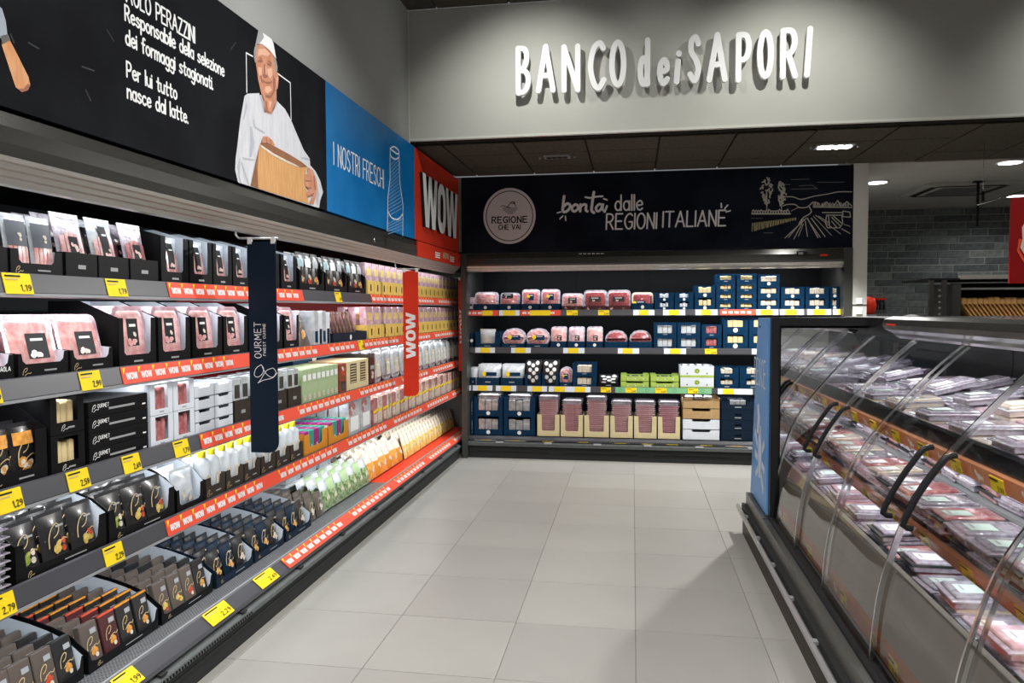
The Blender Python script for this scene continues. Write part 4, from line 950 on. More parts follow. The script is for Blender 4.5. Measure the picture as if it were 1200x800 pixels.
def ham_tray(w, h, meat=ham, t=.03, lab=blackp2, labpos=(.0, .5, .26, .30), rim=filmpink, badge=None, roundy=False):
    mb = MB(); n = 6; r = w*.16 if not roundy else w*.42
    def rr(W, H, R, z0=0):
        P = []
        for cx, cz, a0 in ((W/2-R, R, -PI/2), (W/2-R, H-R, 0), (-W/2+R, H-R, PI/2), (-W/2+R, R, PI)):
            for k in range(4): a = a0+PI/2*k/3; P.append((cx+R*math.cos(a), z0+cz+R*math.sin(a)))
        return P
    mb.ext(rr(w, h, r), front(t*.45), .003, rim)
    mb.ext(rr(w*.86, h*.86, r*.9, h*.07), front(t*.45+.003), t*.55, rim)
    m1 = MB(); A = rr(w*.86, h*.84, r*.9, h*.08); B = rr(w*.72, h*.68, r*.7, h*.16); k = len(A)
    m1.add([(u, t*.44, v) for u, v in A]+[(u, 0.002, v) for u, v in B], [(i, (i+1) % k, (i+1) % k+k, i+k) for i in range(k)]+[tuple(range(k, 2*k))], meat, True)
    m2 = MB(); cx, cz, lw, lh = labpos; lw *= w; lh *= h; cx *= w; cz *= h; f = front(.0008)
    if lab: m2.flat([(cx-lw/2, cz-lh/2), (cx+lw/2, cz-lh/2), (cx+lw/2, cz+lh/2), (cx-lw/2, cz+lh/2)], f, lab); m2.flat([(cx-lw*.3, cz+lh*.2), (cx+lw*.3, cz+lh*.2), (cx+lw*.3, cz+lh*.3), (cx-lw*.3, cz+lh*.3)], front(.0002), whitep)
    if lab in (blackp2, darkpack): food(m2, front(.0000), cx-lw*.12, cz-lh*.22, lh*.30, ham, 5, foodw)
    if badge: m2.ell(cx-lw*.55, cz+lh*.1, w*.09, w*.09, front(.0001), badge, 12)
    return mk('meat_tray', mb, ('meat', m1), ('sticker', m2))
def print_pouch(w, h, t, body, foodm, fpos=(.05, .34), gold=True, head=None, name='pouch', fsz=.22):
    mb, f = pouch_mb(w, h, t, body); m1 = MB(); food(m1, f, fpos[0]*w, fpos[1]*h, w*fsz*1.25, foodm, 7, foodr if foodm is foody else foodw)
    parts = [('food_print', m1)]
    if gold: m2 = MB(); swirl(m2, lift(f, .001), -w*.02, h*.5, w*.56, goldm, .0036); m2.flat([(w*.02, h*.66), (w*.34, h*.66), (w*.34, h*.70), (w*.02, h*.70)], lift(f, .001), greyp); parts.append(('script_print', m2))
    if head: m3 = MB(); m3.patch(-w*.4, w*.4, h*.62, h*.84, lift(f, .001), head); parts.append(('header_print', m3))
    return mk(name, mb, *parts)
def box_pack(w, h, d, body, foodm=None, gold=True, top=None, name='boxed_pack', lab=None, fpos=(.1, .3), band=None):
    mb = MB(); mb.bbox(-w/2, w/2, 0, d, 0, h, body, .003); f = front(-.0008); parts = []
    if foodm: m1 = MB(); food(m1, f, fpos[0]*w, fpos[1]*h, w*.30, foodm, 7, foodr if foodm is foody else foodw); parts.append(('food_print', m1))
    if gold: m2 = MB(); swirl(m2, front(-.002), -w*.05, h*.5, w*.48, goldm, .0038); m2.flat([(w*.02, h*.72), (w*.36, h*.72), (w*.36, h*.84), (w*.02, h*.84)], front(-.002), greyp); parts.append(('script_print', m2))
    if top: m3 = MB(); m3.box(-w/2-.0005, w/2+.0005, -.0005, d*.25, h-.006, h+.0006, top); parts.append(('top_edge_print', m3))
    if lab: m4 = MB(); m4.flat([(-w*.35, h*lab[1]), (w*.35, h*lab[1]), (w*.35, h*lab[2]), (-w*.35, h*lab[2])], front(-.0012), lab[0]); parts.append(('label_print', m4))
    if band: m5 = MB(); m5.flat([(-w*.48, h*band[1]), (w*.48, h*band[2]), (w*.48, h*(band[2]+band[3])), (-w*.48, h*(band[1]+band[3]))], front(-.0016), band[0]); parts.append(('band_print', m5))
    return mk(name, mb, *parts)
def flat_pack(w, d, t, top, rim=film, lab=None, name='sliced_meat_pack', wob=0):
    mb = MB(); mb.bbox(-w/2, w/2, 0, d, t*.55, t*.72, rim, .002); mb.bbox(-w*.45, w*.45, d*.05, d*.95, 0, t*.56, top, .003); mb.bbox(-w*.42, w*.42, d*.08, d*.92, t*.7, t, top, .004)
    parts = []
    if lab: m = MB(); m.add([(-w*.2, d*.18, t+.001), (w*.24, d*.18, t+.001), (w*.24, d*.55, t+.001), (-w*.2, d*.55, t+.001)], [(0, 1, 2, 3)], lab); m.add([(-w*.15, d*.24, t+.0016), (w*.1, d*.24, t+.0016), (w*.1, d*.28, t+.0016), (-w*.15, d*.28, t+.0016)], [(0, 1, 2, 3)], greyp); parts.append(('label', m))
    return mk(name, mb, *parts)
def crate(w, d, h, body, cut=.5, mark=None, name='stacking_crate', fill=None):
    mb = MB(); T = .004; a = w*cut/2
    mb.box(-w/2, w/2, 0, d, 0, .003, body)
    P = [(-w/2, 0), (w/2, 0), (w/2, h), (a, h), (a*.9, h*.78), (-a*.9, h*.78), (-a, h), (-w/2, h)]
    mb.ext(P, FZ, T, body); mb.ext(P, lambda u, v, q: (u, d-q, v), T, body)
    for sgn in (-1, 1): mb.ext([(0, 0), (d, 0), (d, h), (0, h)], lambda u, v, q: (sgn*(w/2-q), u, v), T, body)
    parts = []
    if mark: m = MB(); [m.ell(x*w, h*.38, h*.12, h*.12, front(-.0008), mark, 8) for x in (-.25, .02, .3)]; parts.append(('front_print', m))
    return mk(name, mb, *parts)
def window_box(w, d, h, body, fillm, cut=(.62, .28, .8), mark='line', name='window_carton'):
    # closed stackable carton with an opening that shows packs
    mb = MB(); ww, z0, z1 = cut; a = w/2*ww; T = .003
    for x0, x1, q0, q1 in ((-w/2, -a, 0, h), (a, w/2, 0, h), (-a, a, 0, z0*h), (-a, a, z1*h, h)):
        if q1-q0 > .001: mb.ext([(x0, q0), (x1, q0), (x1, q1), (x0, q1)], FZ, T, body)
    mb.box(-w/2, w/2, d-.003, d, 0, h, body); mb.box(-w/2, -w/2+.003, .003, d-.003, 0, h, body); mb.box(w/2-.003, w/2, .003, d-.003, 0, h, body); mb.box(-w/2, w/2, .003, d-.003, 0, .003, body)
    if z1 > .85: pass
    f1_ = MB(); R = random.Random(int(w*1e4+h*1e3)); n = 3
    for i in range(n):
        x0 = -a*.95+i*(2*a*.95/n); f1_.bbox(x0, x0+2*a*.9/n, .008+R.uniform(0, .008), d*.9, .004, h*(.86 if z1 < .95 else .9)*R.uniform(.86, 1), fillm, .004)
    parts = [('packs', f1_)]
    m2 = MB(); f = front(-.0008)
    if mark == 'swirl': swirl(m2, f, -w*.12, z0*h*.5, z0*h*.45, whitep, .0018); m2.flat([(0, z0*h*.4), (w*.2, z0*h*.4), (w*.2, z0*h*.55), (0, z0*h*.55)], f, greyp)
    elif mark == 'dot': m2.ell(0, z0*h*.5, z0*h*.36, z0*h*.36, f, whitep, 12)
    else: m2.flat([(-w*.1, z0*h*.4), (w*.1, z0*h*.4), (w*.1, z0*h*.6), (-w*.1, z0*h*.6)], f, greyp)
    parts.append(('front_print', m2))
    return mk(name, mb, *parts)
def bottle(h=.165, r=.034):
    mb = MB(); mb.lathe([(r*.9, 0), (r, .006), (r, h*.72), (r*.9, h*.80), (r*.46, h*.87), (r*.40, h*.9)], (0, r, 0), milk, 12)
    m2 = MB(); m2.lathe([(r*.46, h*.86), (r*.48, h*.88), (r*.48, h), (r*.4, h*1.01)], (0, r, 0), capm, 12)
    m3 = MB(); m3.flat([(-r*.5, h*.2), (r*.5, h*.2), (r*.5, h*.5), (-r*.5, h*.5)], front(-.001), foodw)
    return mk('bottle', mb, ('cap', m2), ('label', m3))

# ------------------------------------------------------------------ placement helpers
def onL(lv, y, depth=0.0, dz=0.0):
    if lv == 5: xs, z = -2.0, .2235
    else: xs, z = LV[lv]
    return (xs-.012-depth, y, z+dz)
RL, RB, RC = PI/2, 0.0, -PI/2
CNT = {}
def nth(key):
    CNT[key] = CNT.get(key, 0)+1; return ORD[min(CNT[key], len(ORD))-1]
def LC(lv, p, y0, y1, desc, cat, depth=0, dz=0):     # a carton on the left chiller
    n = nth((lv, desc)); o = spawn(p, onL(lv, (y0+y1)/2, depth, dz), RL, '%s, %s from left, %s' % (desc, n, SHN[lv]), cat, '%s on the %s' % (desc, SHN[lv]))
    if p[1].name in CW: o.scale[0] = (y1-y0-.004)/CW[p[1].name]
    return n
def rows(lv, protos, y0, y1, cols, nrow, d0, dstep, desc, cat, cn='', tilt=0, dz=0, jit=.003, s=1.0, zstep=0):
    W = (y1-y0)/cols; CN = {1: [''], 2: ['left ', 'right '], 3: ['left ', 'middle ', 'right ']}.get(cols, None)
    for c in range(cols):
        for r in range(nrow):
            p = protos[(c+(r//3 if len(protos) > 3 else 0)) % len(protos)]
            if CN is None: col = ORD[c]+' column '
            else: col = CN[c]+('column ' if cols > 1 else '')
            lab = '%s, %s%s row, %s%s' % (desc, col, ORD[r] if r else 'front', cn and cn+', ', SHN[lv])
            spawn(p, onL(lv, y0+W*(c+.5)+random.uniform(-jit, jit), d0+r*dstep, dz+r*zstep), RL+random.uniform(-.02, .02), lab, cat, '%s on the %s' % (desc, SHN[lv]), tilt=tilt, s=s)

# ------------------------------------------------------------------ LEFT, top shelf
lowtray = carton(.22, .30, .09, .10, blackc, notch=(.72, .045)); lowc = carton(.155, .30, .095, .10, blackc, blackc, mark='line')
hb1 = ham_bag(.098, .20, style=1); hb2 = [ham_bag(.135, .235, style=2), ham_bag(.135, .235, style=0), ham_bag(.135, .235, style=2, meat=hamd)]
for a, b in ((1.84, 2.085), (2.09, 2.315)):
    n = LC(1, lowtray, a, b, 'low black tray carton', 'carton'); rows(1, [hb1], a+.01, b-.01, 2, 2, .012, .06, 'clear dip bag', 'food pack', n+' tray', tilt=-.12, dz=.006)
for i, (a, b) in enumerate(((2.325, 2.485), (2.488, 2.66), (2.665, 2.845))):
    n = LC(1, lowc, a, b, 'shallow black carton', 'carton'); rows(1, [hb2[i]], a+.008, b-.008, 1, 3, .012, .075, 'clear ham bag', 'food pack', n+' shallow carton', tilt=-.2, dz=.006)
tallc = carton(.185, .30, .205, .25, blackc, inner_w, notch=(.66, .055), side='slope', mark='line'); hb3 = ham_bag(.135, .20, style=0)
for a, b in ((2.86, 3.06), (3.065, 3.25), (3.255, 3.425), (3.43, 3.61), (3.73, 3.925), (3.945, 4.14)):
    n = LC(1, tallc, a, b, 'tall notched black carton', 'carton'); rows(1, [hb3], a+.01, b-.01, 1, 3, .010, .06, 'ham bag with black sticker', 'food pack', n+' tall carton', tilt=-.10, dz=.005)
colp = [print_pouch(.098, .235, .03, darkpack, foodo, (.0, .28), False, mat('teal_head', (.30, .42, .46), .4), fsz=.3), print_pouch(.098, .235, .03, darkpack, foodr, (.05, .30), False, whitep, fsz=.3), print_pouch(.098, .235, .03, darkpack, foody, (.0, .26), False, greyp, fsz=.32)]
dispc = carton(.33, .32, .13, .27, blackc, blackc, notch=(.86, .05), mark='line', side='slope')
for a, b in ((4.18, 4.54), (4.56, 4.93), (4.95, 5.30)):
    n = LC(1, dispc, a, b, 'black carton of colourful pouches', 'carton'); rows(1, colp, a+.02, b-.02, 3, 3, .012, .07, 'colourful snack pouch', 'food pack', n+' carton', tilt=-.06, dz=.005)
yc = carton(.145, .28, .112, .112, mat('yellow_card', (.80, .56, .14), .5, var=.1, scale=20), mark='glyph'); yp = box_pack(.130, .240, .055, filmpink, gold=False, name='wrapped_pack', lab=(filmy, .60, .82))
def yellow_run(lv, ya, yb):
    k = int(round((yb-ya)/.153)); W = (yb-ya)/k
    for i in range(k):
        a = ya+i*W; n = LC(lv, yc, a, a+W, 'small yellow tray carton', 'carton'); rows(lv, [yp], a+.005, a+W-.005, 1, 3, .010, .085, 'pink pack with yellow band', 'food pack', n+' yellow tray', tilt=-.04, dz=.005)
yellow_run(1, 5.33, 8.38)
# second shelf
t2 = carton(.205, .26, .085, .10, blackc, inner_w, notch=(.86, .05)); hamt = ham_tray(.215, .205, ham, .035, labpos=(.05, .46, .42, .42))
for a, b in ((1.84, 2.075), (2.085, 2.305), (2.31, 2.53)):
    n = LC(2, t2, a, b, 'low black carton of ham trays', 'carton'); rows(2, [hamt], a+.006, b-.006, 1, 4, .012, .055, 'pink ham tray', 'food pack', n+' low carton', tilt=-.22, dz=.006)
t2b = carton(.215, .30, .195, .262, blackc, inner_w, notch=(.76, .05), mark='line'); hamt2 = ham_tray(.185, .235, ham, .03, labpos=(.0, .55, .36, .46))
for a, b in ((2.56, 2.79), (2.80, 3.03), (3.04, 3.29), (3.30, 3.53), (3.70, 3.91), (3.93, 4.12)):
    n = LC(2, t2b, a, b, 'black carton with white lining', 'carton'); rows(2, [hamt2], a+.01, b-.01, 1, 4, .010, .055, 'tall ham tray', 'food pack', n+' lined carton', tilt=-.10, dz=.006)
o = [q for q in COL.objects if q.get('label', '').startswith('low black carton of ham trays, first')][0]
mb = MB(); text(mb, 'BRESAOLA', .02, .034, .088, .014, .0022, front(-.0012), whitep, 2.2, cap=1); mb.obj('lettering', o)
dk = print_pouch(.17, .23, .03, taupe, foodo, (0, .25), True)
rows(2, [dk], 4.15, 4.34, 1, 4, .01, .05, 'dark leaning pouch', 'food pack', '', tilt=-.34)
bw = [box_pack(.055, .22, .10, filmw, lab=(navyc, .1, .42), gold=False, name='slim_pack'), box_pack(.055, .21, .10, whitec, lab=(navyd, .05, .5), gold=False, name='slim_pack')]
rows(2, bw, 4.36, 4.60, 4, 3, .01, .12, 'slim white and navy pack', 'food pack')
nt_ = carton(.62, .30, .07, .08, navyd, navyd, mark='dot'); LC(2, nt_, 4.62, 5.25, 'wide navy tray of pink pouches', 'carton')
pkp = print_pouch(.15, .21, .018, filmpink, hamd, (0, .35), False); pk2 = print_pouch(.15, .21, .018, beige, hamd, (0, .35), False)
for i in range(9): spawn([pkp, pk2][i % 2], onL(2, 4.70+i*.062, .055, .006), RL+.55, 'pink fanned pouch, %s from left in wide navy tray, %s' % (ORD[i], SHN[2]), 'food pack', 'pink fanned pouches on the '+SHN[2], tilt=-.25)
for i in range(8): spawn([pkp, pk2][i % 2], onL(2, 4.72+i*.062, .17, .006), RL+.55, 'pink fanned pouch behind, %s from left in wide navy tray, %s' % (ORD[i], SHN[2]), 'food pack', 'pink fanned pouches on the '+SHN[2], tilt=-.25)
yellow_run(2, 5.28, 8.38)
# third shelf
orc = carton(.24, .26, .17, .265, blackc, blackc, notch=(.60, .05)); orp = print_pouch(.10, .19, .03, darkpack, foodo, (0, .25), True, foodo, fsz=.3)
n = LC(3, orc, 1.935, 2.178, 'tall black carton of orange packs', 'carton'); rows(3, [orp], 1.95, 2.165, 2, 3, .012, .07, 'black and orange pack', 'food pack', 'tall carton', tilt=-.1, dz=.006)
wbx = window_box(.155, .28, .135, blackc, cheese, (.62, .30, .92), 'swirl')
for k in range(2): spawn(wbx, onL(3, 2.268, 0, k*.137), RL, 'black window carton, %s of two stacked, %s' % (('bottom', 'top')[k], SHN[3]), 'carton', 'black window cartons on the '+SHN[3])
mb = MB(); mb.bbox(-.165, .165, 0, .28, 0, .0565, blackc, .002); m1 = MB(); swirl(m1, front(-.0008), -.135, .03, .022, whitep, .0022)
m2 = MB(); text(m2, 'OURMET', -.118, .030, -.060, .014, .0022, front(-.0008), whitep, 2.4, cap=1); m2.flat([(-.06, .018), (.085, .018), (.085, .026), (-.06, .026)], front(-.0008), greyp); m2.flat([(.13, .012), (.15, .012), (.15, .018), (.13, .018)], front(-.0008), whitep)
fb = mk('flat_box', mb, ('script_print', m1), ('lettering', m2))
for k in range(4): spawn(fb, onL(3, 2.532, 0, k*.058), RL, 'flat black lettered box, %s of four stacked, %s' % (('bottom', 'second', 'third', 'top')[k], SHN[3]), 'carton', 'flat black boxes stacked on the '+SHN[3])
wcb = window_box(.148, .28, .128, whitec, hamd, (.58, .18, .95), 'line')
for c, (a, b) in enumerate(((2.71, 2.862), (2.868, 3.015))):
    for k in range(2): spawn(wcb, onL(3, (a+b)/2, 0, k*.13), RL, 'white cut-out carton, %s of %s pair, %s' % (('bottom', 'top')[k], ('left', 'right')[c], SHN[3]), 'carton', 'white cut-out cartons on the '+SHN[3])
wcr = crate(.155, .28, .052, whitec, .6)
for c, (a, b) in enumerate(((3.02, 3.175), (3.18, 3.338))):
    for k in range(4): spawn(wcr, onL(3, (a+b)/2, 0, k*.056), RL, 'flat white crate, %s in %s stack, %s' % (('bottom', 'second', 'third', 'top')[k], ('left', 'right')[c], SHN[3]), 'crate', 'flat white crates on the '+SHN[3])
brc = carton(.165, .28, .115, .13, brownc, brownc, mark='line', side='low'); wp = box_pack(.07, .215, .06, filmw, gold=False, lab=(darkpack, .55, .86), name='white_pack')
for a, b in ((3.35, 3.52), (3.56, 3.72), (3.74, 3.91), (3.925, 4.095)):
    n = LC(3, brc, a, b, 'low dark brown carton', 'carton'); rows(3, [wp], a+.008, b-.008, 2, 3, .01, .075, 'white pack with dark label', 'food pack', n+' brown carton', dz=.005)
gp_ = box_pack(.066, .205, .05, pgreen, foodw, False, lab=(whitep, .66, .84), name='green_pack', fpos=(0, .16))
rows(3, [gp_], 4.12, 4.665, 8, 4, .006, .06, 'pale green pack', 'food pack', jit=.001)
rbx = box_pack(.12, .20, .28, mat('russet_box', (.30, .07, .04), .45, var=.2, scale=20), foodr, False, lab=(darkpack, .1, .4), name='russet_box', fpos=(0, .75)); LC(3, rbx, 4.675, 4.795, 'russet box between green and cream packs', 'carton')
mb = MB(); mb.bbox(-.21, .21, 0, .28, 0, .205, creamc, .003); m1 = MB(); m1.flat([(-.15, .05), (-.03, .05), (-.03, .185), (-.15, .185)], front(-.0008), darkpack); m1.flat([(.04, .05), (.15, .05), (.15, .185), (.04, .185)], front(-.0008), darkpack)
m2 = MB()
for c in (-.145, .045):
    for k in range(7): m2.box(c, c+.10, -.004, -.001, .056+k*.0185, .062+k*.0185, creamc)
cb = mk('cream_window_box', mb, ('window', m1), ('pack_edges', m2)); LC(3, cb, 4.80, 5.225, 'cream carton with two dark slatted windows', 'carton')
mb = MB(); mb.bbox(-.33, .33, 0, .15, 0, .27, navyc, .003); m1 = MB(); m1.ell(0, .22, .035, .035, front(-.0008), foodw, 16); LC(3, mk('navy_carton', mb, ('round_print', m1)), 4.62, 5.28, 'tall navy carton standing behind the cream carton', 'carton', depth=.30)
dkb = box_pack(.12, .235, .28, darkpack, foodw, False, name='dark_box', lab=(greyp, .5, .62)); LC(3, dkb, 5.24, 5.362, 'dark box beside the cream carton', 'carton')
wsk = ham_tray(.20, .25, filmw, .045, lab=foodw, labpos=(0, .42, .5, .5), rim=filmw, badge=pgreen)
rows(3, [wsk], 5.375, 8.36, 13, 4, .01, .075, 'white tray of pale slices', 'food pack', tilt=-.07)
# fourth shelf
slp = flat_pack(.14, .26, .024, foil, film, name='silver_pack')
for k in range(8): spawn(slp, onL(4, 1.925, .0, k*.025), RL+random.uniform(-.05, .05), 'silver flat pack, %s from bottom of stack, %s' % (ORD[k], SHN[4]), 'food pack', 'silver flat packs on the '+SHN[4])
pc4 = carton(.405, .44, .125, .235, blackc, inner_w, notch=(.84, .040), side='curve'); pp4 = [print_pouch(.122, .175, .032, darkpack, foodg), print_pouch(.122, .175, .032, darkpack, foody), print_pouch(.122, .175, .032, darkpack, foody, (.1, .3))]
for a, b in ((2.008, 2.42), (2.428, 2.83)):
    n = LC(4, pc4, a, b, 'wide black carton of pasta pouches', 'carton'); rows(4, pp4, a+.012, b-.012, 3, 6, .014, .066, 'black pasta pouch', 'food pack', n+' carton', tilt=-.20, dz=.006)
wdc = carton(.20, .34, .10, .235, blackc, inner_w, notch=(.80, .03), side='curve', mark=None); mzb = print_pouch(.15, .17, .05, filmw, filmw, (0, .3), False, name='white_bag')
LC(4, wdc, 2.84, 3.045, 'black carton with tall white lining', 'carton'); rows(4, [mzb], 2.86, 3.03, 1, 3, .012, .08, 'white cheese bag', 'food pack', 'lined carton', tilt=-.1, dz=.006)
bc4 = carton(.165, .40, .10, .10, brownc, brownc, notch=(.5, .06), side='low'); bt = bottle(.215, .037)
for i in range(6):
    a = 3.06+i*.168; n = LC(4, bc4, a, a+.166, 'low brown carton of bottles', 'carton'); rows(4, [bt], a+.006, a+.160, 2, 5, .008, .077, 'white yellow-capped bottle', 'bottle', n+' brown carton', dz=.004, jit=.001)
oc4 = carton(.34, .40, .125, .135, orangec, inner_w, notch=(.56, .045), side='full', mark=None); pt = [box_pack(.072, .135, .05, purple, foodw, False, name='purple_pack'), box_pack(.072, .135, .05, teal, foodw, False, name='green_pack')]
for a, b in ((4.075, 4.42), (4.43, 4.775)):
    n = LC(4, oc4, a, b, 'orange notched carton', 'carton'); rows(4, pt, a+.02, b-.02, 4, 6, .012, .062, 'small bright pack', 'food pack', n+' orange carton', dz=.005)
ws4 = box_pack(.21, .25, .07, filmw, hamd, False, name='white_pack', lab=(whitep, .1, .5), fpos=(-.2, .75)); rows(4, [ws4], 4.79, 5.25, 2, 5, .01, .08, 'large white pack', 'food pack')
rs4 = [box_pack(.10, .20, .05, hamd, gold=False, name='striped_pack', lab=(beige, .06, .40), band=(yellowt, .42, .5, .10)), box_pack(.10, .20, .05, beige, hamd, gold=False, name='striped_pack', fpos=(0, .75), band=(yellowt, .42, .5, .10))]
rows(4, rs4, 5.28, 8.36, 28, 5, .01, .085, 'red striped pack', 'food pack', jit=.001)
# bottom deck
dc = carton(.385, .52, .085, .225, blackc, inner_w, notch=(.97, .035), side='curve'); tp = [box_pack(.090, .162, .028, taupe, foody), box_pack(.090, .162, .028, taupe, foody, fpos=(.15, .28)), box_pack(.090, .162, .028, taupe, foodr), box_pack(.090, .162, .028, darkpack, foodo, top=None)]
tp2 = [box_pack(.090, .162, .028, taupe, foodo), box_pack(.090, .162, .028, darkred, foodo, top=foodr), box_pack(.090, .162, .028, darkpack, foodo, top=orangec), box_pack(.090, .162, .028, darkpack, foodo, top=orangec)]
for i, (a, b) in enumerate(((1.62, 2.015), (2.03, 2.42), (2.44, 2.86), (2.88, 3.28))):
    n = LC(5, dc, a, b, 'black carton with white curved sides', 'carton'); rows(5, tp2 if i == 2 else tp, a+.009, b-.009, 4, 7, .014, .068, 'small dark meal pack', 'food pack', n+' curved carton', tilt=-.22, dz=.005)
dc2 = carton(.345, .52, .08, .215, navyd, inner_w, notch=(.97, .035), side='curve'); np_ = [print_pouch(.104, .165, .03, darkpack, foody, name='pouch'), print_pouch(.104, .165, .03, navyd, foodo, name='pouch'), print_pouch(.104, .165, .03, darkpack, foodw, name='pouch')]
for a, b in ((3.31, 3.67), (3.685, 4.03), (4.05, 4.40)):
    n = LC(5, dc2, a, b, 'dark navy carton of pouches', 'carton'); rows(5, np_, a+.008, b-.008, 3, 7, .014, .066, 'dark navy pouch', 'food pack', n+' navy carton', tilt=-.24, dz=.005)
bk = print_pouch(.115, .16, .03, taupe, foodw, name='pouch'); rows(5, [bk], 4.42, 4.675, 2, 6, .014, .07, 'brown pouch', 'food pack', 'beside green packs', tilt=-.22)
def two_tone(w, h, t, low_, top_, fm, name, split=.5):
    mb, f = pouch_mb(w, h, t, top_); m1 = MB(); m1.patch(-w*.47, w*.47, h*.02, h*split, lift(f, .0015), low_, 4)
    m2 = MB(); food(m2, lift(f, .003), 0, h*split*.62, w*.26, fm, 5, foodw); return mk(name, mb, ('lower_print', m1), ('food_print', m2))
lg = [two_tone(.125, .205, .05, leaf, filmw, foodw, 'leafy_bag', .66), two_tone(.125, .20, .05, leaf, pgreen, foodw, 'leafy_bag', .60)]; wgb = flat_pack(.25, .26, .06, filmw, filmw, name='white_film_bag')
rows(5, lg, 4.69, 5.56, 7, 3, .014, .08, 'leafy green bag', 'food pack', tilt=-.25)
for i in range(3):
    for j in range(2): spawn(wgb, onL(5, 4.85+i*.27, .32, .10+j*.066), RL, 'white film bag, %s column, %s layer behind the leafy bags' % (('left', 'middle', 'right')[i], ('lower', 'upper')[j]), 'food pack', 'white film bags on the '+SHN[5])
ob = [two_tone(.145, .22, .06, foodo, beige, foodw, 'orange_bag', .62), two_tone(.145, .23, .06, orangec, beige, foodw, 'orange_bag', .55)]; rows(5, ob, 5.58, 6.44, 6, 3, .014, .09, 'orange food bag', 'food pack', tilt=-.3)
bgb = flat_pack(.24, .26, .06, beige, beige, name='beige_film_bag')
for i in range(7):
    for j in range(2): spawn(bgb, onL(5, 5.75+i*.285, .33, .14+j*.066), RL+random.uniform(-.06, .06), 'beige film bag, %s column, %s layer of the heap' % (ORD[i], ('lower', 'upper')[j]), 'food pack', 'beige film bags on the '+SHN[5])
yb = [two_tone(.108, .235, .045, filmy, beige, foodw, 'yellow_bag', .55), two_tone(.108, .235, .045, foody, beige, foodw, 'yellow_bag', .5)]; rows(5, yb, 6.47, 8.36, 18, 3, .014, .085, 'yellow food bag', 'food pack', tilt=-.2, jit=.001)

# ================================================================== BACK CHILLER PRODUCTS
BN = {1: 'back chiller top shelf', 2: 'back chiller second shelf', 3: 'back chiller third shelf', 4: 'back chiller bottom deck'}
def XB(lv, px): return max(BX0+.004, min(BX1-.004, PX(px, 362-((BZ[lv]+.02)-1.587)*110, y=YS).x))
def bput(lv, p, x, desc, cat, depth=0, dz=0, extra='', tilt=0):
    base = '%s, %s' % (desc, extra) if extra else '%s, %s from left' % (desc, nth((lv, 'B', desc)))
    spawn(p, (x, YS+.012+depth, BZ[lv]+dz), RB, '%s, %s' % (base, BN[lv]), cat, '%s on the %s' % (desc, BN[lv]), tilt=tilt)
def lipcase(lv, a, b, desc, pack, pdesc, hf=.075, hb=.09, n=1, nrow=3, body=navyc, dz=0, mark='dot', tilt=-.16, step=.05):
    x0, x1 = XB(lv, a), XB(lv, b); W = x1-x0-.006
    c = carton(W, .30, hf, hb, body, navyd if body is navyc else body, mark=mark, side='low')
    k = nth((lv, 'case', desc)); spawn(c, ((x0+x1)/2, YS+.012, BZ[lv]+dz), RB, '%s, %s from left, %s' % (desc, k, BN[lv]), 'carton', desc+' on the '+BN[lv])
    for i in range(n):
        for r in range(nrow): bput(lv, pack, x0+W*(i+.5)/n+.003, pdesc, 'food pack', .012+r*step, dz+.005, '%s%s row in %s %s' % (('left ', 'right ')[i] if n == 2 else '', ('front', 'middle', 'rear', 'last')[r], k, desc.split(' of')[0]), tilt)
def stack(lv, a, b, desc, h, n, fillm, body=navyc, cut=(.6, .35, .82), mark='dot', dz=0, depth=0, who=None):
    x0, x1 = XB(lv, a), XB(lv, b); W = x1-x0-.006; who = who or 'stack'
    p = window_box(W, .30, h, body, fillm, cut, mark)
    c = nth((lv, 'stack', desc))
    for k in range(n): spawn(p, ((x0+x1)/2, YS+.012+depth, BZ[lv]+dz+k*(h+.002)), RB, '%s, %s in %s stack from left, %s' % (desc, ('bottom', 'second', 'third', 'top')[k] if k < n-1 else 'top', c, BN[lv]), 'carton', desc+' on the '+BN[lv])
ptray = ham_tray(.245, .20, bacon, .03, lab=foody, labpos=(-.2, .15, .3, .2), rim=lav); ptray2 = ham_tray(.20, .19, hamd, .03, lab=darkpack, labpos=(-.1, .8, .6, .25), rim=film)
ptall = ham_tray(.20, .165, bacon, .03, lab=navyc, labpos=(.0, .62, .34, .3), badge=yellowt, rim=lav)
lipcase(1, 545, 553, 'narrow navy lip carton', box_pack(.06, .14, .03, filmpink, gold=False, name='bacon_pack'), 'slim bacon pack')
lipcase(1, 554, 583, 'navy carton of bacon trays', ptray, 'bacon tray'); lipcase(1, 583.5, 609, 'navy carton of dark trays', ptray2, 'dark meat tray')
lipcase(1, 610, 632, 'navy carton of tall ham', ham_tray(.185, .225, hamd, .03, lab=navyc, labpos=(.05, .62, .3, .3), badge=yellowt, rim=lav), 'tall ham tray'); lipcase(1, 632.5, 656, 'navy carton of tall ham', ham_tray(.195, .225, hamd, .03, lab=navyc, labpos=(.05, .62, .3, .3), badge=yellowt, rim=lav), 'tall ham tray')
sal = ham_tray(.245, .212, salami, .035, lab=darkpack, labpos=(-.02, .52, .5, .25), rim=film)
lipcase(1, 658, 683, 'burgundy low carton', ham_tray(.225, .18, bacon, .03, lab=darkpack, labpos=(0, .55, .4, .35), rim=lav), 'pale ham tray', .05, .06, body=darkred, mark='meat')
lipcase(1, 684, 711, 'burgundy low carton', sal, 'salami tray', .05, .06, body=darkred, mark='meat'); lipcase(1, 711.5, 739, 'burgundy low carton', sal, 'salami tray', .05, .06, body=darkred, mark='meat')
lipcase(1, 740, 766, 'navy carton of sausage', ham_tray(.22, .185, salami, .03, lab=navyc, labpos=(-.1, .35, .5, .3), badge=yellowt, rim=beige), 'sausage tray')
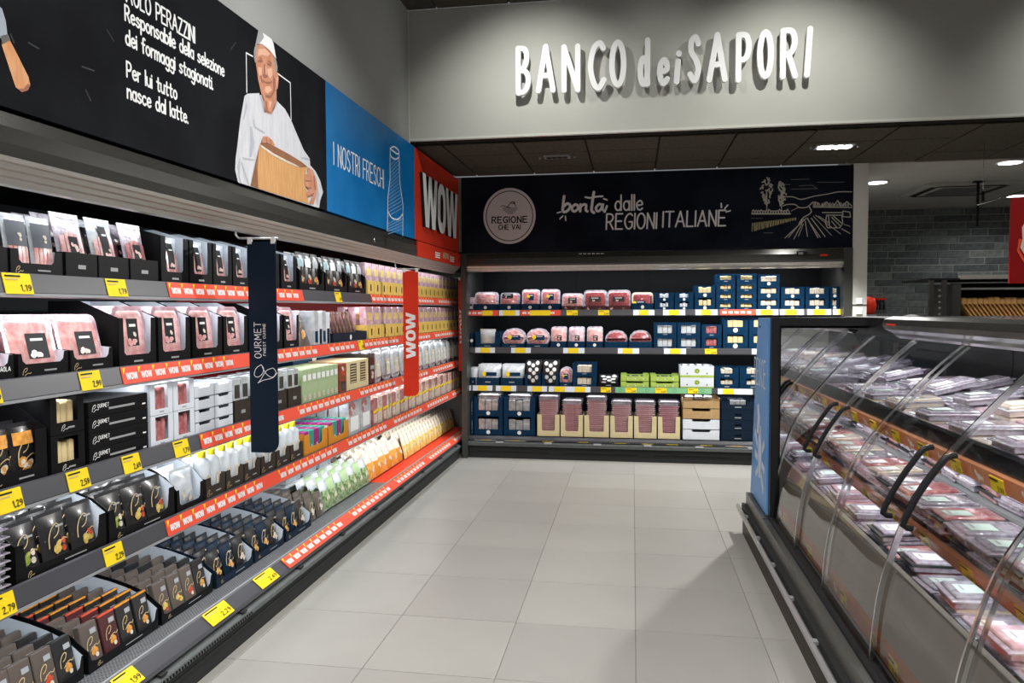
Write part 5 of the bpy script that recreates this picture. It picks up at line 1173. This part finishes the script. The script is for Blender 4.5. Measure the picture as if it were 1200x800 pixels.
for a, b in ((767, 790), (790.5, 813)): stack(1, a, b, 'navy carton of white tubs', .092, 2, whitec, cut=(.5, .42, .98))
stack(1, 814, 838.5, 'navy carton of cream packs', .128, 2, creamc, cut=(.66, .4, .98))
for a, b in ((839, 862), (863, 887)): stack(1, a, b, 'flat navy carton of yellow packs', .091, 4, cheese, cut=(.62, .36, .78), mark=None)
stack(1, 888, 914, 'tall navy carton of pale slices', .119, 3, beige, cut=(.76, .42, .9))
for a, b in ((915, 943), (944, 972)): stack(1, a, b, 'navy carton of mixed slices', .115, 2, foodw, cut=(.66, .4, .95))
stack(1, 973, 986, 'narrow navy carton at right end', .115, 2, foodw, cut=(.5, .4, .95))
# second
lipcase(2, 545, 554.5, 'thin navy box at left end', box_pack(.03, .15, .03, filmw, gold=False, name='slim_pack'), 'slim pack', .16, .17)
x0, x1 = XB(2, 556), XB(2, 586); spawn(carton(x1-x0-.006, .30, .175, .18, navyc, navyd, notch=(.62, .05), mark='line'), ((x0+x1)/2, YS+.012, BZ[2]), RB, 'navy carton with notched front, back chiller second shelf', 'carton')
bput(2, print_pouch(.17, .20, .05, filmw, foodw, (0, .4), False, name='white_bag'), (x0+x1)/2, 'white bag', 'food pack', .02, .006, 'in the notched navy carton')
rnd = ham_tray(.255, .205 , bacon, .035, lab=navyc, labpos=(.08, .5, .42, .25), badge=yellowt, rim=lav, roundy=True)
lipcase(2, 587, 615, 'navy carton of round ham', rnd, 'rounded ham tray', .05, .06, mark='line'); lipcase(2, 616, 643, 'navy carton of round ham', rnd, 'rounded ham tray', .05, .06, mark='line')
for a, b, mt_ in ((644.5, 664, ham), (664.5, 686, filmpink), (686.5, 707, ham)): lipcase(2, a, b, 'navy carton of square ham', ham_tray(.165, .225, mt_, .03, lab=darkpack, labpos=(.05, .45, .3, .25), rim=lav), 'square ham tray', .075, .08)
slm = ham_tray(.235, .185, salami, .035, lab=whitep, labpos=(0, .3, .8, .10), rim=film, roundy=True)
for a, b in ((708, 736), (736.5, 765)): lipcase(2, a, b, 'navy carton of salami slices', slm, 'salami slice tray', .075, .08, mark=None)
for a, b in ((766, 793), (793.5, 821)): stack(2, a, b, 'navy carton of white packs', .135, 2, filmw, cut=(.72, .2, .8), mark='line')
stack(2, 822, 846, 'navy carton of pink packs', .125, 2, hamd, cut=(.6, .3, .9), mark='line')
stack(2, 847, 877, 'tall navy carton of cheese', .16, 2, cheese, cut=(.66, .42, .92)); stack(2, 877.5, 905, 'navy carton of cheese by panel', .16, 2, cheese, cut=(.6, .42, .92))
# third
pil = print_pouch(.225, .165, .06, filmw, ham, (0, .25), False, name='white_bag')
bagn = mk('ham_bag', *[pouch_mb(.23, .225, .05, filmw)[0]], ('ham_print', MB().flat([(-.09, .02), (.09, .02), (.09, .075), (-.09, .075)], front(-.003), ham)), ('label_print', MB().flat([(-.03, .095), (.09, .095), (.09, .135), (-.03, .135)], front(-.003), navyc).ell(-.045, .115, .02, .03, front(-.0035), yellowt, 12)))
lipcase(3, 545, 557, 'narrow navy carton', print_pouch(.08, .19, .04, filmw, filmw, gold=False), 'small white bag', .09, .10, mark='line'); lipcase(3, 558, 585, 'navy carton of ham bags', bagn, 'white ham bag', .09, .10, mark='line', nrow=3, step=.07); lipcase(3, 586, 613, 'navy carton of ham bags', bagn, 'white ham bag', .09, .10, mark='line', nrow=3, step=.07)
def egg_bag(w, h):
    mb, f = pouch_mb(w, h, .05, darkpack); m1 = MB()
    for i, (a, b) in enumerate([(.0, .2), (.25, .32), (-.25, .34), (.05, .5), (-.2, .62), (.24, .64), (0, .8), (-.28, .88), (.3, .9)]): m1.ell(a*w, b*h, w*.13, h*.085, lift(f, .0005), whitep, 10)
    return mk('mozzarella_bag', mb, ('ball_print', m1))
eb = egg_bag(.19, .225)
for a, b in ((614.5, 634), (634.5, 655)): x0, x1 = XB(3, a), XB(3, b); k = nth('egg'); spawn(carton(x1-x0-.005, .30, .14, .15, navyc, navyd, notch=(.66, .02), mark=None), ((x0+x1)/2, YS+.012, BZ[3]), RB, 'navy notched carton of dotted bags, %s from left, %s' % (k, BN[3]), 'carton', 'navy notched cartons'); [bput(3, egg_bag(x1-x0-.02, .27), (x0+x1)/2, 'black white-dotted bag', 'food pack', .012+r*.07, .006, '%s row of %s notched carton' % (('front', 'middle', 'rear')[r], k), -.08) for r in range(3)]
lipcase(3, 655.5, 670, 'small navy lip carton', ham_tray(.125, .20, bacon, .03, lab=navyc, labpos=(0, .5, .4, .3), badge=yellowt, rim=lav, roundy=True), 'small round ham tray', .05, .06, mark='line')
stack(3, 670.5, 699, 'navy carton of white cubes', .125, 2, foodw, cut=(.64, .25, .9), mark='line')
lipcase(3, 700, 726, 'low black carton', egg_bag(.20, .12), 'dotted flat bag', .05, .12, body=blackc, mark='line')
wob_ = ham_tray(.24, .06, filmw, .03, lab=None, rim=filmw)
for a, b in ((727, 761), (762, 796)):
    x0, x1 = XB(3, a), XB(3, b); c = crate(x1-x0-.006, .30, .065, greenc, .62, whold); k = nth('gcrate')
    for q in range(2): spawn(c, ((x0+x1)/2, YS+.012, BZ[3]+q*.07), RB, 'lime green crate, %s of %s pair, %s' % (('bottom', 'top')[q], ('left', 'right')[k == 'second'], BN[3]), 'crate', 'lime green crates')
    for q in range(3): bput(3, flat_pack(.085, .22, .04, filmw, filmw, name='white_tub'), x0+.06+q*(x1-x0-.1)/2.2, 'white tub', 'food pack', .02, .076, '%s in top of %s lime crate' % (('left', 'middle', 'right')[q], k))
x0, x1 = XB(3, 797), XB(3, 837); mb = MB(); W = x1-x0-.006
mb.ext([(-W/2, 0), (W/2, 0), (W/2, .115), (-W/2, .115)], FZ, .004, whitec); mb.box(-W/2, W/2, .28, .30, 0, .115, whitec); mb.box(-W/2, -W/2+.004, .004, .28, 0, .115, whitec); mb.box(W/2-.004, W/2, .004, .28, 0, .115, whitec); mb.box(-W/2, W/2, 0, .3, 0, .003, whitec)
m1 = MB(); m1.flat([(-W/2, 0), (W/2, 0), (W/2, .022), (-W/2, .022)], front(-.0008), greenc); m2 = MB(); m2.ell(0, .065, .026, .026, front(-.0008), greenc, 16); m2.ring(0, .065, .018, .018, .004, front(-.0014), blackp2, 16); m2.ell(-.10, .04, .007, .007, front(-.0008), blackp2, 8); m2.ell(.10, .04, .007, .007, front(-.0008), blackp2, 8)
wg = mk('white_crate', mb, ('green_band', m1), ('emblem', m2))
for q in range(2): spawn(wg, ((x0+x1)/2, YS+.012, BZ[3]+q*.118), RB, 'white crate with lime band, %s of two, %s' % (('bottom', 'top')[q], BN[3]), 'crate', 'white crates with lime bands')
for q in range(4): bput(3, flat_pack(.06, .22, .05, filmw, filmw, name='white_tub'), x0+.05+q*.072, 'white tub', 'food pack', .02, .20, '%s in the top white crate' % ORD[q])
stack(3, 838, 866, 'navy carton of cream wedges', .11, 2, foodw, cut=(.55, .45, .98), mark='line'); stack(3, 866.5, 900, 'navy carton beside blue panel', .11, 2, foodw, cut=(.5, .45, .98), mark='line')
# bottom deck
sf = flat_pack(.25, .24, .035, foil, film, name='silver_pack')
stack(4, 545, 554.5, 'narrow navy carton at left end', .20, 2, foil, cut=(.4, .25, .8), mark='line')
stack(4, 555, 589, 'wide navy carton of silver packs', .205, 2, foil, cut=(.74, .3, .98)); stack(4, 590, 627, 'wide navy carton of silver packs', .205, 2, foil, cut=(.74, .3, .98))
for k, (a, b) in enumerate(((557, 587), (592, 625))):
    for q in range(2): bput(4, sf, (XB(4, a)+XB(4, b))/2, 'silver pack', 'food pack', .03, .38+q*.03, '%s on %s silver-pack stack' % (('lower', 'upper')[q], ('left', 'right')[k]))
pkt = flat_pack(.215, .27, .024, lav, film); pks = [flat_pack(.205, .26, .021, m, filmpink) for m in (pinkstack, hamd, pinkstack, pinkstack, pinkstack, pinkst2)]
for i, (a, b) in enumerate(((629, 656), (656.5, 683.5), (684, 714), (714.5, 742), (742.5, 770), (770.5, 797.5))):
    x0, x1 = XB(4, a), XB(4, b); W = x1-x0-.004
    spawn(carton(W, .32, .235, .235, creamc, creamc, notch=(.60, .06), side='full', mark=None), ((x0+x1)/2, YS+.012, BZ[4]), RB, 'cream notched carton, %s from left on the back chiller deck' % ORD[i], 'carton', 'cream notched cartons')
    nn = 20 if i in (0, 2) else 18
    for q in range(nn): bput(4, pks[i] if q < nn-2 else pkt, (x0+x1)/2+random.uniform(-.004, .004), 'sliced meat pack', 'food pack', .012+random.uniform(0, .004), .004+q*.0215, '%s from bottom of %s cream carton' % (ORD[q], ORD[i]))
x0, x1 = XB(4, 799.5), XB(4, 844)
for q in range(4): spawn(crate(x1-x0-.006, .32, .105, tanc if q > 1 else whitec, .5), ((x0+x1)/2, YS+.012, BZ[4]+q*.109), RB, '%s crate, %s of four stacked on the back deck' % (('white', 'white', 'tan', 'tan')[q], ('bottom', 'second', 'third', 'top')[q]), 'crate', 'crates stacked on the back deck')
for q in range(3): bput(4, flat_pack(.085, .24, .04, filmw, filmw, name='pale_pack'), x0+.07+q*.095, 'pale pack', 'food pack', .03, .42, '%s in the top tan crate' % ORD[q])
x0, x1 = XB(4, 845), XB(4, 885)
for q in range(4): spawn(window_box(x1-x0-.006, .30, .105, navyd, navyd if q < 3 else filmw, (.5, .5, .98) if q == 3 else (.2, .45, .6), 'line'), ((x0+x1)/2, YS+.012, BZ[4]+q*.107), RB, 'dark navy carton, %s of four by the counter, back deck' % ('bottom', 'second', 'third', 'top')[q], 'carton', 'dark navy cartons on the back deck')

# ================================================================== COUNTER PRODUCTS
cp = [flat_pack(.17, .23, .038, filmpink, lav, whitep, 'wrapped_meat_pack'), flat_pack(.17, .23, .036, lav, film, whitep, 'wrapped_meat_pack'), flat_pack(.17, .23, .040, film, lav, mat('pale_green_label', (.55, .66, .60), .5), 'wrapped_meat_pack'), flat_pack(.17, .23, .038, hamd, lav, whitep, 'wrapped_meat_pack'), flat_pack(.17, .23, .036, salami, lav, yellowt, 'wrapped_meat_pack'), flat_pack(.17, .23, .038, filmpink, film, None, 'wrapped_meat_pack')]
cp.append(flat_pack(.17, .23, .036, lav, blackp, whitep, 'wrapped_meat_pack')); cp.append(flat_pack(.17, .23, .040, beige, film, whitep, 'wrapped_meat_pack')); cp.append(flat_pack(.17, .23, .036, bacon, blackp, mat('pale_green_label', (.55, .66, .60), .5), 'wrapped_meat_pack'))
CPN = ['pink', 'lavender', 'clear grey', 'dark red', 'salami', 'pale pink', 'black-rimmed', 'beige', 'black-rimmed bacon']
def heap(xf, z, where, depth_rows, layers, pick, ystep=.178, dstep=.225, slope=.0):
    y = 4.62; c = 0
    while y > 1.95:
        for r in range(depth_rows):
            nl = layers if not callable(layers) else layers(c, r)
            ti = random.uniform(.0, .09); ro = random.uniform(-.03, .03); rr_ = random.uniform(-.05, .05)
            for k in range(nl):
                ip = random.choice(pick)
                spawn(cp[ip], (xf+r*dstep+random.uniform(-.006, .006), y+random.uniform(-.006, .006), z+.002+r*slope+k*.0425), RC+rr_+random.uniform(-.03, .03),
                      CPN[ip]+' wrapped tray, %s column from far end, %s row, %s layer, %s' % (ORD[c], ('front', 'middle', 'back')[r], ORD[k], where), 'food pack', 'wrapped meat trays on the '+where, tilt=ti+(random.choice((0, .08, .2)) if k == nl-1 and r else 0), roll=ro)
        y -= ystep; c += 1

heap(1.200, 1.032, 'counter top shelf', 3, lambda c, r: 2+(c*7+r*3) % 2+(r > 0), [1, 2, 5, 1, 7])
heap(1.31, .868, 'counter middle step', 1, 2, [8, 2, 1, 6])
heap(1.062, .772, 'counter middle shelf', 1, 2, [8, 6, 2, 3, 7], dstep=.2)
heap(1.032, .517, 'counter well', 2, lambda c, r: 2+(c+r) % 2, [0, 2, 6, 1, 7, 8])

# ================================================================== BACK AREA
rs = thing('hanging_sign', 'red hanging sign with pale figure at right edge', 'hanging sign')
def XR(px, py, y): p = PX(px, py, y=y); return p.x, p.z
ya = 6.6; (xa, za) = XR(1187.5, 231, ya); (xb, zb) = XR(1183, 332, ya)
MB().box(xa-.015, xa+.62, ya, ya+.02, zb, za, mat('red_hanging', (.27, .008, .01), .45)).obj('panel', rs)
f = FB(ya-.002); R_ = lambda a, b: XR(1080+a/4, 180+b/4, ya)
MB().flat([R_(480, 330), R_(470, 345), R_(472, 400), R_(462, 440), R_(480, 470), R_(560, 470), R_(560, 330)], f, foodw).obj('figure_print', rs)
MB().flat([R_(455, 398), R_(468, 402), R_(456, 448), R_(480, 492), R_(560, 500), R_(560, 516), R_(478, 512), R_(446, 456)], FB(ya-.004), redrail).obj('figure_outline_print', rs)
for k in (.1, .5): MB().tube([(xa+k, ya+.01, za), (xa+k, ya+.01, 3.0)], .002, steel, 6).obj('wire', rs)
t = thing('suspension_rail', 'thin slanting metal rail hung from the ceiling beside the red sign', 'rail')
def P3(px, py, y): p = PX(px, py, y=y); return (p.x, p.y, p.z)
MB().tube([P3(1145, 240, 6.9), P3(1200, 224, 6.9)], .006, steel, 6).obj('bar', t)
MB().tube([P3(1152, 236, 6.9), P3(1152, 224, 6.9)], .012, black_m, 8).obj('holder', t)
a = P3(1152, 225, 6.9); MB().tube([a, (a[0]-.0, a[1], 3.0)], .002, steel, 6).obj('wire', t)
t = thing('ceiling_hung_pole', 'black vertical pole hanging from the pale ceiling', 'pole')
a = P3(1146.5, 204, 9.0); b = P3(1145, 265, 9.0); MB().tube([(a[0], 9.0, 2.99), (a[0], 9.0, b[2])], .014, black_m, 8).obj('pole', t); MB().box(a[0]-.05, a[0]+.05, 8.96, 9.04, 2.975, 2.991, black_m).obj('mounting_plate', t)
# bakery display behind the counter
t = thing('bakery_display', 'black framed bakery display with slanted bread racks', 'display')
yb_ = 8.2; bx0, bz1 = XR(1090, 326, yb_); bx1 = XR(1290, 326, yb_)[0]; bz0 = .9
MB().box(bx0, bx1, yb_, yb_+.8, bz1-.02, bz1, black_m).obj('top_panel', t)
xs_, zs_ = XR(1125, 325, yb_); MB().box(xs_, bx1, yb_-.01, yb_+.03, bz1-.012, bz1+.03, alu).obj('top_lip', t)
for px in (1092, 1107): x_ = XR(px, 340, yb_)[0]; MB().box(x_-.02, x_+.02, yb_, yb_+.04, 0, bz1-.02, frame_m).obj('post', t)
x_ = XR(1119, 340, yb_)[0]; MB().box(x_-.03, x_+.05, yb_-.02, yb_+.6, 0, bz1-.06, frame_m).obj('side_panel', t)
MB().box(x_, bx1, yb_+.55, yb_+.6, 0, bz1-.05, black_m).obj('back_panel', t); MB().box(x_, bx1, yb_, yb_+.6, 0, 1.38, black_m).obj('base_cabinet', t)
MB().prof([(yb_+.0, bz1-.10), (yb_+.12, bz1-.05), (yb_+.12, bz1-.06), (yb_+.0, bz1-.12)], x_, bx1, 'x', steel, True).obj('glass_header', t)
for k in range(26):
    a = P3(1126+k*5.2, 353, yb_+.04); b = P3(1141+k*5.2, 373, yb_+.04)
    d = Vector((b[0]-a[0], 0, b[2]-a[2])).normalized(); n_ = Vector((-d.z, 0, d.x))*.008
    A, B = Vector(a), Vector(b)
    MB().ext([(0, 0), (1, 0), (1, 1), (0, 1)], lambda u, v, q: tuple(A+(B-A)*u+n_*(v*2-1)+Vector((0, q, 0))), .25, bread).obj('rack_slat', t)
a = XR(1124, 347, yb_); mb = MB(); R = random.Random(3)
for k in range(26):
    x0 = a[0]+.03+k*.052
    if x0 < bx1-.05: MB().bbox(x0, x0+.06, yb_+.03, yb_+.30, XR(1130, 356, yb_)[1], XR(1130, 349+R.uniform(-1, 1), yb_)[1], bread, .012).obj('bread_loaf', t)
for i in range(5):
    for px in (1100, 1112):
        p_ = P3(px, 340+i*7, yb_+.1); MB().tube([p_, (p_[0]+.06, p_[1], p_[2]+.01)], .012, alu, 6).obj('shelf_hook', t)
# small things beyond the counter
t = thing('service_worktop', 'pale worktop behind the counter beside the pillar', 'worktop'); MB().box(2.4, 3.5, 9.0, 9.5, 0, 1.40, pill_m).obj('cabinet', t); MB().box(2.38, 3.52, 8.98, 9.52, 1.40, 1.43, alub).obj('top', t)
x_, z_ = XR(1072, 372, 9.1)
t = thing('white_bowl', 'upturned white bowl on the worktop behind the counter', 'bowl', (x_, 9.2, 1.43)); MB().lathe([(.14, 0), (.135, .03), (.10, .065), (.04, .085), (.0, .09)], (0, 0, 0), whitep, 20).obj('bowl', t)
t = thing('red_wall_rack', 'red wall rack with hanging dark utensils by the pillar', 'rack'); x0, z0 = XR(1020, 352, 11.15); x1, _ = XR(1038, 352, 11.15)
MB().box(x0, x1, 11.14, 11.20, z0, z0+.035, redm).obj('rail', t)
for k in range(4): xx = x0+.03+k*(x1-x0-.06)/3; MB().tube([(xx, 11.13, z0+.01), (xx, 11.13, z0-.13)], [.008, .02], blackp, 6).obj('utensil', t)
t = thing('red_slicer', 'small red rounded machine beside the pillar behind the counter', 'machine', (2.52, 8.8, 0)); x_, z_ = XR(1016, 358, 8.8)
MB().tube([(x_-2.52, 0, z_-.12), (x_-2.52, .0, z_+.09)], .03, alub, 10).obj('stand', t)
MB().lathe([(.02, -.10), (.08, -.09), (.10, 0), (.08, .08), (.02, .10)], (x_-2.52, 0, z_), redm, 14).obj('body', t); MB().box(x_-2.60, x_-2.46, -.15, .15, 0, z_-.1, alub).obj('pedestal', t)
t = thing('pillar_socket_box', 'small white double box on the white pillar', 'socket'); x_, z_ = XR(1007, 356, 7.735)
for dz in (.03, -.07): MB().bbox(x_-.03, x_+.03, 7.725, 7.742, z_+dz-.03, z_+dz+.03, whitep, .006).obj('socket', t)
MB().box(2.125, 2.262, 7.732, 7.742, z_-.012, z_-.006, black_m).obj('seam', t)
